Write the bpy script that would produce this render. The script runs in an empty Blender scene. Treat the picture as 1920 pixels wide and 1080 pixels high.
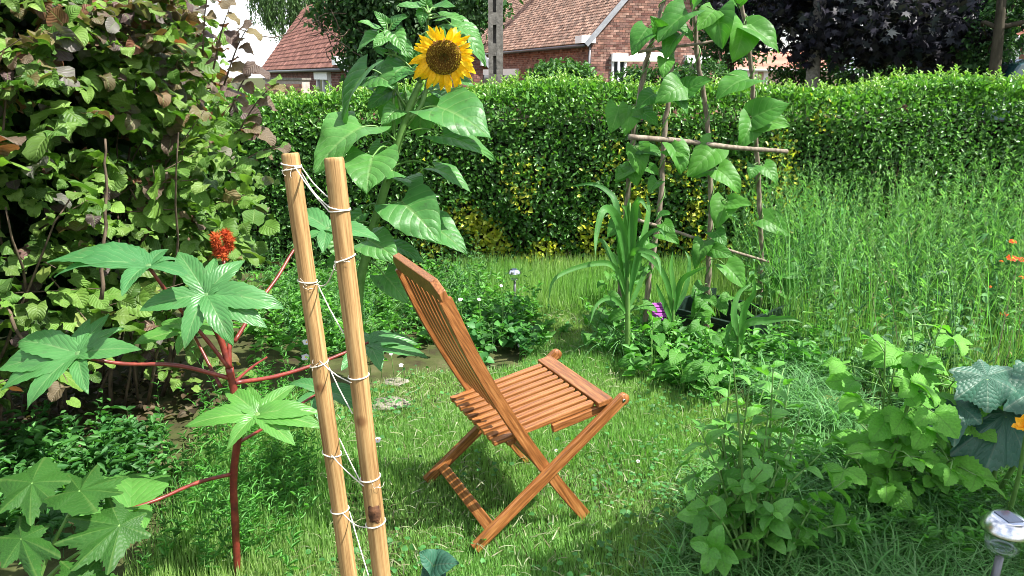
import bpy, bmesh, math, random
import numpy as np
from mathutils import Vector, Matrix
R = math.radians
rnd = random.Random(7)
rng = np.random.default_rng(11)
scene = bpy.context.scene
COL = scene.collection

# ------------------------------------------------------------------ camera
EYE = 1.55; PITCH = R(15.4); FPX = 1450.0
cam_d = bpy.data.cameras.new('camera'); cam = bpy.data.objects.new('camera', cam_d); COL.objects.link(cam)
cam.location = (0, 0, EYE); cam.rotation_euler = (R(90) - PITCH, 0, 0)
cam_d.sensor_width = 36; cam_d.lens = 36 * FPX / 1920; cam_d.clip_start = 0.05; cam_d.clip_end = 800
scene.camera = cam
# ------------------------------------------------------------------ sky, sun, exposure
SUN_EL = R(54); SUN_AZ = R(-16)          # azimuth measured from +X towards +Y
to_sun = Vector((math.cos(SUN_EL) * math.cos(SUN_AZ), math.cos(SUN_EL) * math.sin(SUN_AZ), math.sin(SUN_EL)))
w = bpy.data.worlds.new('World'); scene.world = w; w.use_nodes = True
wn = w.node_tree.nodes; wl = w.node_tree.links; wn.clear()
sky = wn.new('ShaderNodeTexSky'); sky.sky_type = 'NISHITA'; sky.sun_disc = False
sky.sun_elevation = SUN_EL; sky.sun_rotation = math.atan2(to_sun.x, to_sun.y); sky.air_density = 1.0; sky.dust_density = 1.5
tc = wn.new('ShaderNodeTexCoord'); cn = wn.new('ShaderNodeTexNoise'); cn.inputs['Scale'].default_value = 3.0; cn.inputs['Detail'].default_value = 8
cr = wn.new('ShaderNodeValToRGB'); cr.color_ramp.elements[0].position = 0.42; cr.color_ramp.elements[1].position = 0.62
cm = wn.new('ShaderNodeMixRGB'); cm.inputs[2].default_value = (9.5, 9.8, 10.2, 1)
bg = wn.new('ShaderNodeBackground'); bg.inputs['Strength'].default_value = 0.09
wo = wn.new('ShaderNodeOutputWorld')
wl.new(tc.outputs['Generated'], cn.inputs['Vector']); wl.new(cn.outputs['Fac'], cr.inputs['Fac'])
wl.new(cr.outputs['Color'], cm.inputs[0]); wl.new(sky.outputs[0], cm.inputs[1]); wl.new(cm.outputs[0], bg.inputs['Color']); wl.new(bg.outputs[0], wo.inputs['Surface'])
sd = bpy.data.lights.new('sun', 'SUN'); sd.energy = 5.0; sd.angle = R(0.55); sd.color = (1.0, 0.965, 0.9)
sun = bpy.data.objects.new('sun', sd); COL.objects.link(sun); sun.rotation_euler = to_sun.to_track_quat('Z', 'Y').to_euler(); sun.location = (6, 2, 9)
vs = scene.view_settings; vs.view_transform = 'Standard'; vs.look = 'None'; vs.exposure = 1.48; vs.gamma = 1.0; vs.use_curve_mapping = False
scene.cycles.use_denoising = True; scene.cycles.use_adaptive_sampling = True; scene.cycles.adaptive_threshold = 0.015; scene.cycles.filter_width = 0.9
scene.cycles.max_bounces = 6; scene.cycles.transmission_bounces = 5; scene.cycles.diffuse_bounces = 3; scene.cycles.glossy_bounces = 2
scene.cycles.transparent_max_bounces = 6

# ------------------------------------------------------------------ pixel rays -> places in the garden
ST, CT = math.sin(PITCH), math.cos(PITCH)
def ray(px, py):
    a = (px - 960) / FPX; b = (540 - py) / FPX
    return Vector((a, CT + b * ST, -ST + b * CT))
def at(px, py, Y):
    d = ray(px, py); return Vector((0, 0, EYE)) + d * (Y / d.y)
def G(px, py, z=0.0):
    d = ray(px, py); return Vector((0, 0, EYE)) + d * ((z - EYE) / d.z)
def onplane(px, py, c, n):
    d = ray(px, py); o = Vector((0, 0, EYE)); return o + d * ((c - o).dot(n) / d.dot(n))

# ------------------------------------------------------------------ object bookkeeping
WORLD = {}
def put(o, parent=None, M=None, label=None, cat=None, group=None, kind=None):
    COL.objects.link(o)
    M = M or Matrix.Identity(4)
    if parent is not None:
        o.parent = parent; o.matrix_basis = WORLD[parent.name].inverted() @ M
    else:
        o.matrix_basis = M
    WORLD[o.name] = M
    if label: o['label'] = label
    if cat: o['category'] = cat
    if group: o['group'] = group
    if kind: o['kind'] = kind
    return o
def thing(name, loc, label, cat, group=None):
    o = bpy.data.objects.new(name, None); o.empty_display_size = 0.1
    return put(o, None, Matrix.Translation(Vector(loc)), label, cat, group)
def obj(name, mesh, parent=None, M=None, **k):
    return put(bpy.data.objects.new(name, mesh), parent, M, **k)

def np_mesh(name, V, loops, sizes, mat=None, uv=None, col=None, smooth=False):
    me = bpy.data.meshes.new(name)
    V = np.asarray(V, np.float32); loops = np.asarray(loops, np.int32); sizes = np.asarray(sizes, np.int32)
    me.vertices.add(len(V)); me.vertices.foreach_set('co', V.ravel())
    me.loops.add(len(loops)); me.loops.foreach_set('vertex_index', loops)
    me.polygons.add(len(sizes))
    st = np.zeros(len(sizes), np.int32); st[1:] = np.cumsum(sizes)[:-1]
    me.polygons.foreach_set('loop_start', st)
    if uv is not None:
        l = me.uv_layers.new(name='UVMap'); l.data.foreach_set('uv', np.asarray(uv, np.float32)[loops].ravel())
    if col is not None:
        a = me.color_attributes.new('Col', 'FLOAT_COLOR', 'POINT')
        c4 = np.ones((len(V), 4), np.float32); c4[:, :3] = col; a.data.foreach_set('color', c4.ravel())
    me.polygons.foreach_set('use_smooth', np.full(len(sizes), smooth))
    me.update(calc_edges=True)
    if mat: me.materials.append(mat)
    return me

class MB:
    def __init__(s): s.v = []; s.f = []; s.uv = []
    def add(s, v, f, uv=None):
        o = len(s.v); s.v += [tuple(x) for x in v]; s.f += [tuple(i + o for i in q) for q in f]
        s.uv += [tuple(x) for x in uv] if uv is not None else [(0.5, 0.5)] * len(v)
        return s
    def box(s, c, ax, ay, az, hx, hy, hz):
        c = Vector(c); ax, ay, az = Vector(ax).normalized(), Vector(ay).normalized(), Vector(az).normalized()
        v = [c + ax * (hx * i) + ay * (hy * j) + az * (hz * k) for k in (-1, 1) for j in (-1, 1) for i in (-1, 1)]
        return s.add(v, [(0, 2, 3, 1), (4, 5, 7, 6), (0, 1, 5, 4), (2, 6, 7, 3), (0, 4, 6, 2), (1, 3, 7, 5)])
    def bx(s, x0, x1, y0, y1, z0, z1):
        return s.box(((x0 + x1) / 2, (y0 + y1) / 2, (z0 + z1) / 2), (1, 0, 0), (0, 1, 0), (0, 0, 1), (x1 - x0) / 2, (y1 - y0) / 2, (z1 - z0) / 2)
    def tube(s, pts, rad, n=7, cap=True):
        pts = [Vector(p) for p in pts]
        if not hasattr(rad, '__len__'): rad = [rad] * len(pts)
        v = []; f = []; uv = []; t0 = None; L = 0
        for i, p in enumerate(pts):
            t = (pts[min(i + 1, len(pts) - 1)] - pts[max(i - 1, 0)])
            t = t.normalized() if t.length > 1e-9 else Vector((0, 0, 1))
            if t0 is None:
                x = t.orthogonal().normalized()
            else:
                x = (x - t * x.dot(t)); x = x.normalized() if x.length > 1e-6 else t.orthogonal().normalized()
            t0 = t; y = t.cross(x)
            if i: L += (p - pts[i - 1]).length
            for k in range(n):
                a = 2 * math.pi * k / n; v.append(p + (x * math.cos(a) + y * math.sin(a)) * rad[i]); uv.append((k / n, L))
        for i in range(len(pts) - 1):
            for k in range(n):
                a = i * n + k; b = i * n + (k + 1) % n; f.append((a, b, b + n, a + n))
        if cap: f.append(tuple(range(n - 1, -1, -1))); f.append(tuple(range((len(pts) - 1) * n, len(pts) * n)))
        return s.add(v, f, uv)
    def lathe(s, prof, c, n=24, axis=(0, 0, 1)):
        q = Vector(axis).to_track_quat('Z', 'Y'); c = Vector(c); v = []; f = []
        for r, z in prof:
            for k in range(n):
                a = 2 * math.pi * k / n; v.append(c + q @ Vector((r * math.cos(a), r * math.sin(a), z)))
        for i in range(len(prof) - 1):
            for k in range(n):
                a = i * n + k; b = i * n + (k + 1) % n; f.append((a, b, b + n, a + n))
        return s.add(v, f)
    def mesh(s, name, mat, smooth=True):
        loops = [i for q in s.f for i in q]
        return np_mesh(name, s.v, loops, [len(q) for q in s.f], mat, s.uv, None, smooth)
    def build(s, name, mat, parent=None, smooth=True, **k):
        return obj(name, s.mesh(name, mat, smooth), parent, **k)

def bevel_mesh(me, w=0.003, seg=1):
    b = bmesh.new(); b.from_mesh(me); bmesh.ops.bevel(b, geom=b.edges[:], offset=w, segments=seg, affect='EDGES', profile=0.5); b.to_mesh(me); b.free(); return me

def spline(pts, n=6):
    """Catmull-Rom through points"""
    P = [Vector(p) for p in pts]; P = [P[0] * 2 - P[1]] + P + [P[-1] * 2 - P[-2]]; out = []
    for i in range(1, len(P) - 2):
        a, b, c, d = P[i - 1:i + 3]
        for k in range(n):
            t = k / n
            out.append(0.5 * ((2 * b) + (c - a) * t + (2 * a - 5 * b + 4 * c - d) * t * t + (3 * b - a - 3 * c + d) * t ** 3))
    out.append(P[-2]); return out

# ------------------------------------------------------------------ materials
def newmat(name):
    m = bpy.data.materials.new(name); m.use_nodes = True; nt = m.node_tree; nt.nodes.clear()
    out = nt.nodes.new('ShaderNodeOutputMaterial'); return m, nt, out
def nd(nt, t, **k):
    n = nt.nodes.new(t)
    for a, b in k.items(): setattr(n, a, b)
    return n
def math_(nt, op, a, b=None, c=None):
    n = nt.nodes.new('ShaderNodeMath'); n.operation = op
    for i, x in enumerate((a, b, c)):
        if x is None: continue
        if isinstance(x, (int, float)): n.inputs[i].default_value = x
        else: nt.links.new(x, n.inputs[i])
    return n.outputs[0]
def mixc(nt, fac, a, b, mode='MIX'):
    n = nt.nodes.new('ShaderNodeMixRGB'); n.blend_type = mode
    for i, x in enumerate((fac, a, b)):
        if isinstance(x, (int, float)): n.inputs[i].default_value = x
        elif isinstance(x, tuple): n.inputs[i].default_value = (*x[:3], 1)
        else: nt.links.new(x, n.inputs[i])
    return n.outputs[0]
def noise(nt, scale, detail=4, coord='Object', rough=0.55, stretch=None):
    t = nd(nt, 'ShaderNodeTexCoord'); n = nd(nt, 'ShaderNodeTexNoise'); n.inputs['Scale'].default_value = scale
    n.inputs['Detail'].default_value = detail; n.inputs['Roughness'].default_value = rough
    s = t.outputs[coord]
    if stretch:
        mp = nd(nt, 'ShaderNodeMapping'); mp.inputs['Scale'].default_value = stretch; nt.links.new(s, mp.inputs[0]); s = mp.outputs[0]
    nt.links.new(s, n.inputs['Vector']); return n.outputs['Fac']
def ramp(nt, fac, stops):
    r = nd(nt, 'ShaderNodeValToRGB'); e = r.color_ramp.elements
    while len(e) < len(stops): e.new(0.5)
    for x, (p, c) in zip(e, stops): x.position = p; x.color = (*c[:3], 1)
    nt.links.new(fac, r.inputs['Fac']); return r.outputs['Color']
def bump(nt, h, strength=0.3, dist=0.01):
    b = nd(nt, 'ShaderNodeBump'); b.inputs['Strength'].default_value = strength; b.inputs['Distance'].default_value = dist
    nt.links.new(h, b.inputs['Height']); return b.outputs['Normal']

def leaf_mat(name, c1=(0.05, 0.13, 0.02), c2=None, trans=0.38, rough=0.45, spec=0.4, veins=0, attr=False, veincol=(0.2, 0.33, 0.1), tcol=(1.1, 1.35, 0.5), bumpy=0.5, slope=0.55, spot=None, tint=(0.8, 0.98, 1.1)):
    m, nt, out = newmat(name)
    if attr:
        a = nd(nt, 'ShaderNodeAttribute', attribute_name='Col'); base = a.outputs['Color']
    else:
        oi = nd(nt, 'ShaderNodeObjectInfo'); base = mixc(nt, oi.outputs['Random'], c1, c2 or c1)
        nz = noise(nt, 14, 3); base = mixc(nt, 0.5, base, ramp(nt, nz, [(0.3, (0.45, 0.5, 0.45)), (0.7, (1.0, 1.0, 1.0))]), 'MULTIPLY')
        base = mixc(nt, 1.0, base, (1.25, 1.25, 1.25), 'MULTIPLY')
    if spot:
        nz2 = noise(nt, 26, 4); base = mixc(nt, ramp(nt, nz2, [(0.6, (0, 0, 0)), (0.72, (1, 1, 1))]), base, spot)
    base = mixc(nt, 1.0, base, tint, 'MULTIPLY')
    nrm = None
    if veins:
        u_ = nd(nt, 'ShaderNodeUVMap'); sp = nd(nt, 'ShaderNodeSeparateXYZ'); nt.links.new(u_.outputs[0], sp.inputs[0])
        au = math_(nt, 'ABSOLUTE', math_(nt, 'MULTIPLY_ADD', sp.outputs[0], 2.0, -1.0))
        mid = math_(nt, 'SUBTRACT', 1.0, math_(nt, 'MULTIPLY', au, 11.0)); mid = math_(nt, 'MAXIMUM', mid, 0.0)
        ph = math_(nt, 'FRACT', math_(nt, 'MULTIPLY', math_(nt, 'SUBTRACT', sp.outputs[1], math_(nt, 'MULTIPLY', math_(nt, 'POWER', au, 1.15), slope * 0.6)), float(veins)))
        tri = math_(nt, 'ABSOLUTE', math_(nt, 'SUBTRACT', ph, 0.5))            # 0.5 at veins
        lat = math_(nt, 'MAXIMUM', math_(nt, 'MULTIPLY_ADD', tri, 12.0, -5.0), 0.0)
        vm = math_(nt, 'MINIMUM', math_(nt, 'ADD', mid, math_(nt, 'MULTIPLY', lat, 0.6)), 1.0)
        base = mixc(nt, math_(nt, 'MULTIPLY', vm, 0.5), base, veincol)
        hh = math_(nt, 'SUBTRACT', 0.5, tri); hh = math_(nt, 'ADD', math_(nt, 'POWER', hh, 0.5), math_(nt, 'MULTIPLY', mid, -0.5))
        nrm = bump(nt, math_(nt, 'ADD', hh, math_(nt, 'MULTIPLY', noise(nt, 55, 2), 0.5)), bumpy * 0.6, 0.004)
    p = nd(nt, 'ShaderNodeBsdfPrincipled'); p.inputs['Roughness'].default_value = rough; p.inputs['Specular IOR Level'].default_value = spec
    t = nd(nt, 'ShaderNodeBsdfTranslucent'); mx = nd(nt, 'ShaderNodeMixShader'); mx.inputs[0].default_value = trans
    nt.links.new(base, p.inputs['Base Color']); nt.links.new(mixc(nt, 1.0, base, tcol, 'MULTIPLY'), t.inputs['Color'])
    if nrm: nt.links.new(nrm, p.inputs['Normal'])
    nt.links.new(p.outputs[0], mx.inputs[1]); nt.links.new(t.outputs[0], mx.inputs[2]); nt.links.new(mx.outputs[0], out.inputs[0])
    return m

def solid(name, stops, scale=20, rough=0.7, spec=0.3, bumps=0.3, dist=0.004, stretch=None, detail=5, metallic=0.0, coord='Object', attr=False, coat=0.0):
    m, nt, out = newmat(name); p = nd(nt, 'ShaderNodeBsdfPrincipled')
    n = noise(nt, scale, detail, coord, 0.6, stretch); c = ramp(nt, n, stops)
    if attr:
        a = nd(nt, 'ShaderNodeAttribute', attribute_name='Col'); c = mixc(nt, 1.0, c, a.outputs['Color'], 'MULTIPLY')
    nt.links.new(c, p.inputs['Base Color'])
    p.inputs['Roughness'].default_value = rough; p.inputs['Specular IOR Level'].default_value = spec; p.inputs['Metallic'].default_value = metallic
    p.inputs['Coat Weight'].default_value = coat
    if bumps: nt.links.new(bump(nt, n, bumps, dist), p.inputs['Normal'])
    nt.links.new(p.outputs[0], out.inputs[0]); return m

M = {}
M['soil'] = solid('soil', [(0.3, (0.035, 0.028, 0.016)), (0.5, (0.05, 0.06, 0.02)), (0.75, (0.09, 0.085, 0.04))], 6, 0.95, 0.1, 0.6, 0.03)
M['grass'] = leaf_mat('grass_blade', attr=True, trans=0.45, rough=0.5, spec=0.3)
M['hedge'] = leaf_mat('hedge_leaf', tint=(0.88, 1.0, 1.1), attr=True, trans=0.3, rough=0.36, spec=0.42)
M['tree'] = leaf_mat('tree_leaf', attr=True, trans=0.3, rough=0.5, spec=0.22)
M['herb'] = leaf_mat('herb_leaf', attr=True, trans=0.4, rough=0.5, spec=0.3)
M['hazel_mass'] = leaf_mat('hazel_leaf_mass', attr=True, tint=(.95, 1, 1), trans=0.36, rough=0.5, spec=0.35, veins=7, veincol=(0.2, 0.3, 0.09), bumpy=1.2)
M['hazel'] = leaf_mat('hazel_leaf', (0.085, 0.18, 0.025), (0.16, 0.27, 0.045), 0.36, 0.5, 0.35, tint=(.95, 1, 1), veins=7, veincol=(0.2, 0.3, 0.09), spot=(0.13, 0.12, 0.04), bumpy=1.2)
M['hazel_bronze'] = leaf_mat('hazel_leaf_bronze', (0.09, 0.06, 0.055), (0.16, 0.13, 0.055), 0.33, 0.5, 0.4, tint=(1, 1, 1), veins=7, veincol=(0.2, 0.16, 0.1), tcol=(1.7, 0.8, 0.4), bumpy=1.2)
M['hazel_yellow'] = leaf_mat('hazel_leaf_yellow', (0.2, 0.24, 0.04), (0.26, 0.27, 0.06), 0.4, 0.5, 0.35, veins=7, veincol=(0.3, 0.32, 0.12), spot=(0.13, 0.08, 0.035))
M['sunflower'] = leaf_mat('sunflower_leaf', (0.065, 0.175, 0.035), (0.095, 0.215, 0.04), 0.36, 0.45, 0.4, veins=6, veincol=(0.2, 0.32, 0.11), bumpy=1.6, spot=(0.06, 0.12, 0.03))
M['bean'] = leaf_mat('bean_leaf', (0.055, 0.165, 0.02), (0.1, 0.235, 0.028), 0.45, 0.45, 0.3, veins=6, veincol=(0.16, 0.31, 0.09), bumpy=1.0)
M['castor'] = leaf_mat('castor_leaf', (0.055, 0.16, 0.045), (0.09, 0.21, 0.05), 0.34, 0.38, 0.38, veins=9, veincol=(0.2, 0.32, 0.13), bumpy=0.55, spot=(0.09, 0.17, 0.05))
M['castor_young'] = leaf_mat('castor_leaf_young', (0.11, 0.25, 0.04), (0.12, 0.26, 0.045), 0.42, 0.38, 0.45, veins=9, veincol=(0.3, 0.4, 0.15), bumpy=0.5)
M['maple_leaf'] = leaf_mat('sapling_leaf', (0.03, 0.085, 0.012), (0.05, 0.125, 0.015), 0.4, 0.5, 0.3, veins=7, veincol=(0.12, 0.2, 0.05))
M['shrub'] = leaf_mat('shrub_leaf', (0.085, 0.22, 0.03), (0.15, 0.32, 0.045), 0.38, 0.42, 0.4, veins=5, veincol=(0.1, 0.2, 0.06))
M['raspberry'] = leaf_mat('raspberry_leaf', (0.12, 0.29, 0.03), (0.18, 0.37, 0.045), 0.42, 0.5, 0.3, veins=9, veincol=(0.1, 0.2, 0.05), bumpy=0.9)
M['courgette'] = leaf_mat('courgette_leaf', (0.026, 0.08, 0.045), (0.036, 0.098, 0.052), 0.16, 0.5, 0.4, veins=7, veincol=(0.12, 0.17, 0.11), bumpy=0.9)
M['maize'] = leaf_mat('maize_leaf', (0.06, 0.17, 0.03), (0.09, 0.22, 0.035), 0.4, 0.42, 0.4, veins=3, slope=8, veincol=(0.14, 0.26, 0.08))
M['stem_green'] = solid('green_stem', [(0.3, (0.07, 0.16, 0.03)), (0.7, (0.13, 0.25, 0.06))], 25, 0.5, 0.4, 0.2)
M['stem_red'] = solid('red_stem', [(0.3, (0.07, 0.012, 0.01)), (0.55, (0.16, 0.024, 0.016)), (0.75, (0.26, 0.065, 0.035))], 30, 0.4, 0.45, 0.2)
M['stem_brown'] = solid('brown_bark', [(0.35, (0.04, 0.03, 0.02)), (0.65, (0.15, 0.11, 0.075))], 40, 0.85, 0.2, 0.7, 0.006, (1, 1, 0.3))
M['pole'] = solid('hazel_pole_bark', [(0.3, (0.09, 0.068, 0.05)), (0.5, (0.17, 0.135, 0.1)), (0.72, (0.3, 0.25, 0.19))], 45, 0.75, 0.3, 0.6, 0.004, (1, 1, 0.35))
M['bark'] = solid('tree_bark', [(0.3, (0.022, 0.02, 0.014)), (0.7, (0.075, 0.065, 0.045))], 8, 0.95, 0.1, 1.0, 0.03, (1, 1, 0.25))
M['petal'] = leaf_mat('sunflower_petal', (0.85, 0.48, 0.01), (0.9, 0.6, 0.02), 0.35, 0.5, 0.3, tint=(1, 1, 1), veins=0, tcol=(1.1, 1.0, 0.3))
M['yellow_petal'] = leaf_mat('orange_petal', (0.85, 0.4, 0.02), (0.85, 0.45, 0.03), 0.35, 0.5, 0.3, tint=(1, 1, 1), tcol=(1.1, 0.9, 0.3))
M['white_petal'] = leaf_mat('white_petal', (0.75, 0.72, 0.74), (0.8, 0.7, 0.78), 0.3, 0.6, 0.2, tint=(1, 1, 1), tcol=(1, 1, 1))
M['red_petal'] = leaf_mat('marigold_petal', (0.38, 0.03, 0.006), (0.5, 0.08, 0.01), 0.25, 0.6, 0.2, tint=(1, 1, 1), tcol=(1.1, 0.8, 0.4))
M['twine'] = solid('white_twine', [(0.3, (0.5, 0.45, 0.36)), (0.7, (0.75, 0.7, 0.6))], 300, 0.9, 0.1, 0.5, 0.001)
M['steel'] = solid('brushed_steel', [(0.3, (0.6, 0.6, 0.62)), (0.7, (0.75, 0.75, 0.77))], 40, 0.25, 0.5, 0.05, 0.001, (1, 1, 12), metallic=1.0)

def wood(name, cols, scale=1.0, rough=0.5, spec=0.4, axis_stretch=(14, 14, 0.7), coord='Object', b=0.25, knots=False):
    m, nt, out = newmat(name); p = nd(nt, 'ShaderNodeBsdfPrincipled')
    n1 = noise(nt, 24 * scale, 6, coord, 0.65, axis_stretch); n2 = noise(nt, 2.0 * scale, 3, coord, 0.5)
    c = ramp(nt, n1, [(0.36, cols[0]), (0.5, cols[1]), (0.64, cols[2])])
    oi = nd(nt, 'ShaderNodeObjectInfo')
    c = mixc(nt, 1.0, c, ramp(nt, n2, [(0.3, (0.72, 0.7, 0.68)), (0.7, (1.1, 1.1, 1.1))]), 'MULTIPLY')
    c = mixc(nt, 1.0, c, ramp(nt, oi.outputs['Random'], [(0, (0.85, 0.84, 0.83)), (1, (1.1, 1.1, 1.1))]), 'MULTIPLY')
    if knots:
        v = nd(nt, 'ShaderNodeTexVoronoi'); v.inputs['Scale'].default_value = 9; t = nd(nt, 'ShaderNodeTexCoord'); nt.links.new(t.outputs[coord], v.inputs['Vector'])
        c = mixc(nt, ramp(nt, v.outputs['Distance'], [(0.06, (1, 1, 1)), (0.14, (0, 0, 0))]), c, (0.16, 0.08, 0.03))
    nt.links.new(c, p.inputs['Base Color']); p.inputs['Roughness'].default_value = rough; p.inputs['Specular IOR Level'].default_value = spec
    nt.links.new(bump(nt, n1, b, 0.002), p.inputs['Normal']); nt.links.new(p.outputs[0], out.inputs[0]); return m
M['teak'] = wood('oiled_hardwood', ((0.12, 0.042, 0.012), (0.25, 0.094, 0.026), (0.38, 0.172, 0.058)), axis_stretch=(6, 6, 0.35), rough=0.36, spec=0.5, b=0.15)
M['pine'] = wood('treated_pine', ((0.2, 0.11, 0.042), (0.33, 0.2, 0.08), (0.43, 0.285, 0.125)), rough=0.7, spec=0.2, knots=True, axis_stretch=(7, 7, 0.25), b=0.4)

# ------------------------------------------------------------------ leaf shapes
def grid_leaf(L=1.0, Wd=0.5, shape='oval', nv=10, nu=3, fold=0.18, droop=0.6, wave=0.04, teeth=0.0, seed=0, side=0.0):
    """leaf from base (0,0,0) along +Y, upper face +Z.  Returns verts, faces, uv"""
    r = random.Random(seed); vs_ = []; uv = []
    ph1, ph2 = r.uniform(0, 6.28), r.uniform(0, 6.28)
    y = z = 0.0; a = droop * 0.35; px = 0.0; rows = []
    for j in range(nv + 1):
        v = j / nv
        if shape == 'heart':
            wv = max(0.0, (math.sin(math.pi * min(1, (v + 0.13) / 1.13) ** 0.62)) ** 0.85) * (1 - 0.12 * v)
        elif shape == 'round':
            wv = max(0.0, math.sin(math.pi * (v * 0.94 + 0.06) ** 0.8)) ** 0.62
            if v > 0.9: wv *= (1 - v) / 0.1 * 0.75 + 0.1
        elif shape == 'lance':
            wv = max(0.0, math.sin(math.pi * v ** 0.85)) ** 0.8
        elif shape == 'lobe':
            wv = max(0.0, math.sin(math.pi * (0.14 + 0.86 * v) ** 0.95)) ** 0.9
        elif shape == 'petal':
            wv = (0.35 + 0.65 * math.sin(math.pi * min(1, v * 0.9 + 0.08))) * (1 if v < 0.75 else math.cos((v - 0.75) / 0.25 * 1.45))
        elif shape == 'strap':
            wv = min(1, 0.55 + v * 2.2) * (1 - v ** 2.4) ** 0.8
        else:
            wv = max(0.0, math.sin(math.pi * v ** 0.78)) ** 0.8
        if teeth and 0 < j < nv: wv *= 1 + teeth * (1 if j % 2 else -1)
        rows.append((y, z, a, wv, v, px))
        ds = L / nv; y += ds * math.cos(a); z += ds * math.sin(a); a -= droop / nv * 1.35; px += side * ds * (v * 2 - 0.3)
    for (y, z, a, wv, v, px) in rows:
        for i in range(-nu, nu + 1):
            u = i / nu; x = u * wv * Wd * 0.5
            dy = 0.0
            if shape == 'heart': dy = -0.2 * L * abs(u) ** 1.6 * (1 - v) ** 2.2 * min(1, wv * 1.5)
            if shape == 'round': dy = -0.12 * L * abs(u) ** 2 * (1 - v) ** 3
            h = fold * abs(x) * 2 * (1 - 0.5 * abs(u)) + wave * Wd * (math.sin(7 * v + ph1 + (1.5 if u > 0 else 0)) * abs(u) ** 1.5 + 0.4 * math.sin(15 * v + ph2 + 4 * u) * abs(u))
            vs_.append((px + x, y + dy * math.cos(a) - h * math.sin(a), z + dy * math.sin(a) + h * math.cos(a))); uv.append((u * 0.5 + 0.5, v))
    n = 2 * nu + 1
    fs = [(j * n + i, j * n + i + 1, (j + 1) * n + i + 1, (j + 1) * n + i) for j in range(nv) for i in range(n - 1)]
    return vs_, fs, uv

def frame(f, n):
    f = Vector(f).normalized(); n = Vector(n); x = f.cross(n)
    if x.length < 1e-5: x = f.orthogonal()
    x.normalize(); n = x.cross(f); return Matrix((x, f, n)).transposed()

def leaf_between(mb, base, tip, nrm, wr=0.8, **k):
    """leaf whose base and tip are at the two points; added to mb in world coordinates"""
    base, tip = Vector(base), Vector(tip); d = tip - base
    v, f, uv = grid_leaf(1.0, wr, **k)
    n = int(len(v) / (k.get('nv', 10) + 1)); t = Vector(v[-(n // 2) - 1])
    q = Vector((0, t.y, t.z)).normalized().rotation_difference(Vector((0, 1, 0)))
    s = d.length / max(t.length, 1e-4); F = frame(d, nrm)
    mb.add([base + F @ ((q @ Vector(p)) * s) for p in v], f, uv); return mb

def leafmesh(name, mat, **k):
    v, f, uv = grid_leaf(**k); return MB().add(v, f, uv).mesh(name, mat)
def leafmat4(base, f, n, s):
    F = frame(f, n); return Matrix.Translation(Vector(base)) @ F.to_4x4() @ Matrix.Diagonal((s, s, s, 1))

# small leaves in number -----------------------------------------------------------
T_LEAF = (np.array([(0, 0, 0), (.5, .32, .16), (.36, .72, .1), (0, 1, -.12), (-.36, .72, .1), (-.5, .32, .16)]), [(0, 1, 2, 3), (0, 3, 4, 5)])
T_OVAL = (np.array([(0, 0, 0), (.4, .22, .1), (.5, .5, .13), (.3, .82, .02), (0, 1, -.15), (-.3, .82, .02), (-.5, .5, .13), (-.4, .22, .1), (0, .5, .04)]), [(0, 1, 2, 8), (8, 2, 3, 4), (8, 4, 5, 6), (0, 8, 6, 7)])
_mp = []
for i_, (a_, r_) in enumerate([(-130, .5), (-100, .28), (-68, .85), (-48, .42), (-28, .75), (-14, .5), (0, 1.0), (14, .5), (28, .75), (48, .42), (68, .85), (100, .28), (130, .5)]):
    _mp.append((math.sin(R(a_)) * r_, math.cos(R(a_)) * r_ * 0.8 + 0.25, -0.15 * r_ * r_))
T_MAPLE = (np.array([(0, 0.2, 0)] + _mp), [(0, i_ + 2, i_ + 1) for i_ in range(12)])
T_BLADE = (np.array([(-.5, 0, 0), (.5, 0, 0), (.42, .5, 0.05), (-.42, .5, 0.05), (0, 1, -.12)]), [(0, 1, 2, 3), (3, 2, 4)])
T_STRIP = (np.array([(-.5, 0, 0), (.5, 0, 0), (.45, .35, .1), (-.45, .35, .1), (.35, .7, .08), (-.35, .7, .08), (0, 1, -.1)]), [(0, 1, 2, 3), (3, 2, 4, 5), (5, 4, 6)])
_hz = [grid_leaf(1.0, w_, 'round', 7, 2, f_, d_, wv_, .06, i_, s_) for i_, (w_, f_, d_, wv_, s_) in enumerate([(1, .15, .8, .05, 0), (.85, .45, 1.3, .12, .1), (1.1, -.1, .6, .15, -.1), (.95, .3, 2.0, .1, 0), (.75, .6, 1.0, .18, .15), (1.05, .05, .3, .08, -.15), (.9, -.3, 1.5, .2, .1)])]
T_HAZEL = (np.array([h_[0] for h_ in _hz]), _hz[0][1], np.array(_hz[0][2]))
_ar = []
for i_ in range(7):
    t_ = i_ / 6; w_ = .5 * (1 - t_ ** 2) + .01; _ar += [(-w_, t_ * .95, 1.0 * t_ - 1.15 * t_ * t_), (w_, t_ * .95, 1.0 * t_ - 1.15 * t_ * t_)]
T_ARC = (np.array(_ar), [(2 * i_, 2 * i_ + 1, 2 * i_ + 3, 2 * i_ + 2) for i_ in range(6)])
def nrmz(a): return a / np.maximum(np.linalg.norm(a, axis=1, keepdims=True), 1e-9)
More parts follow.
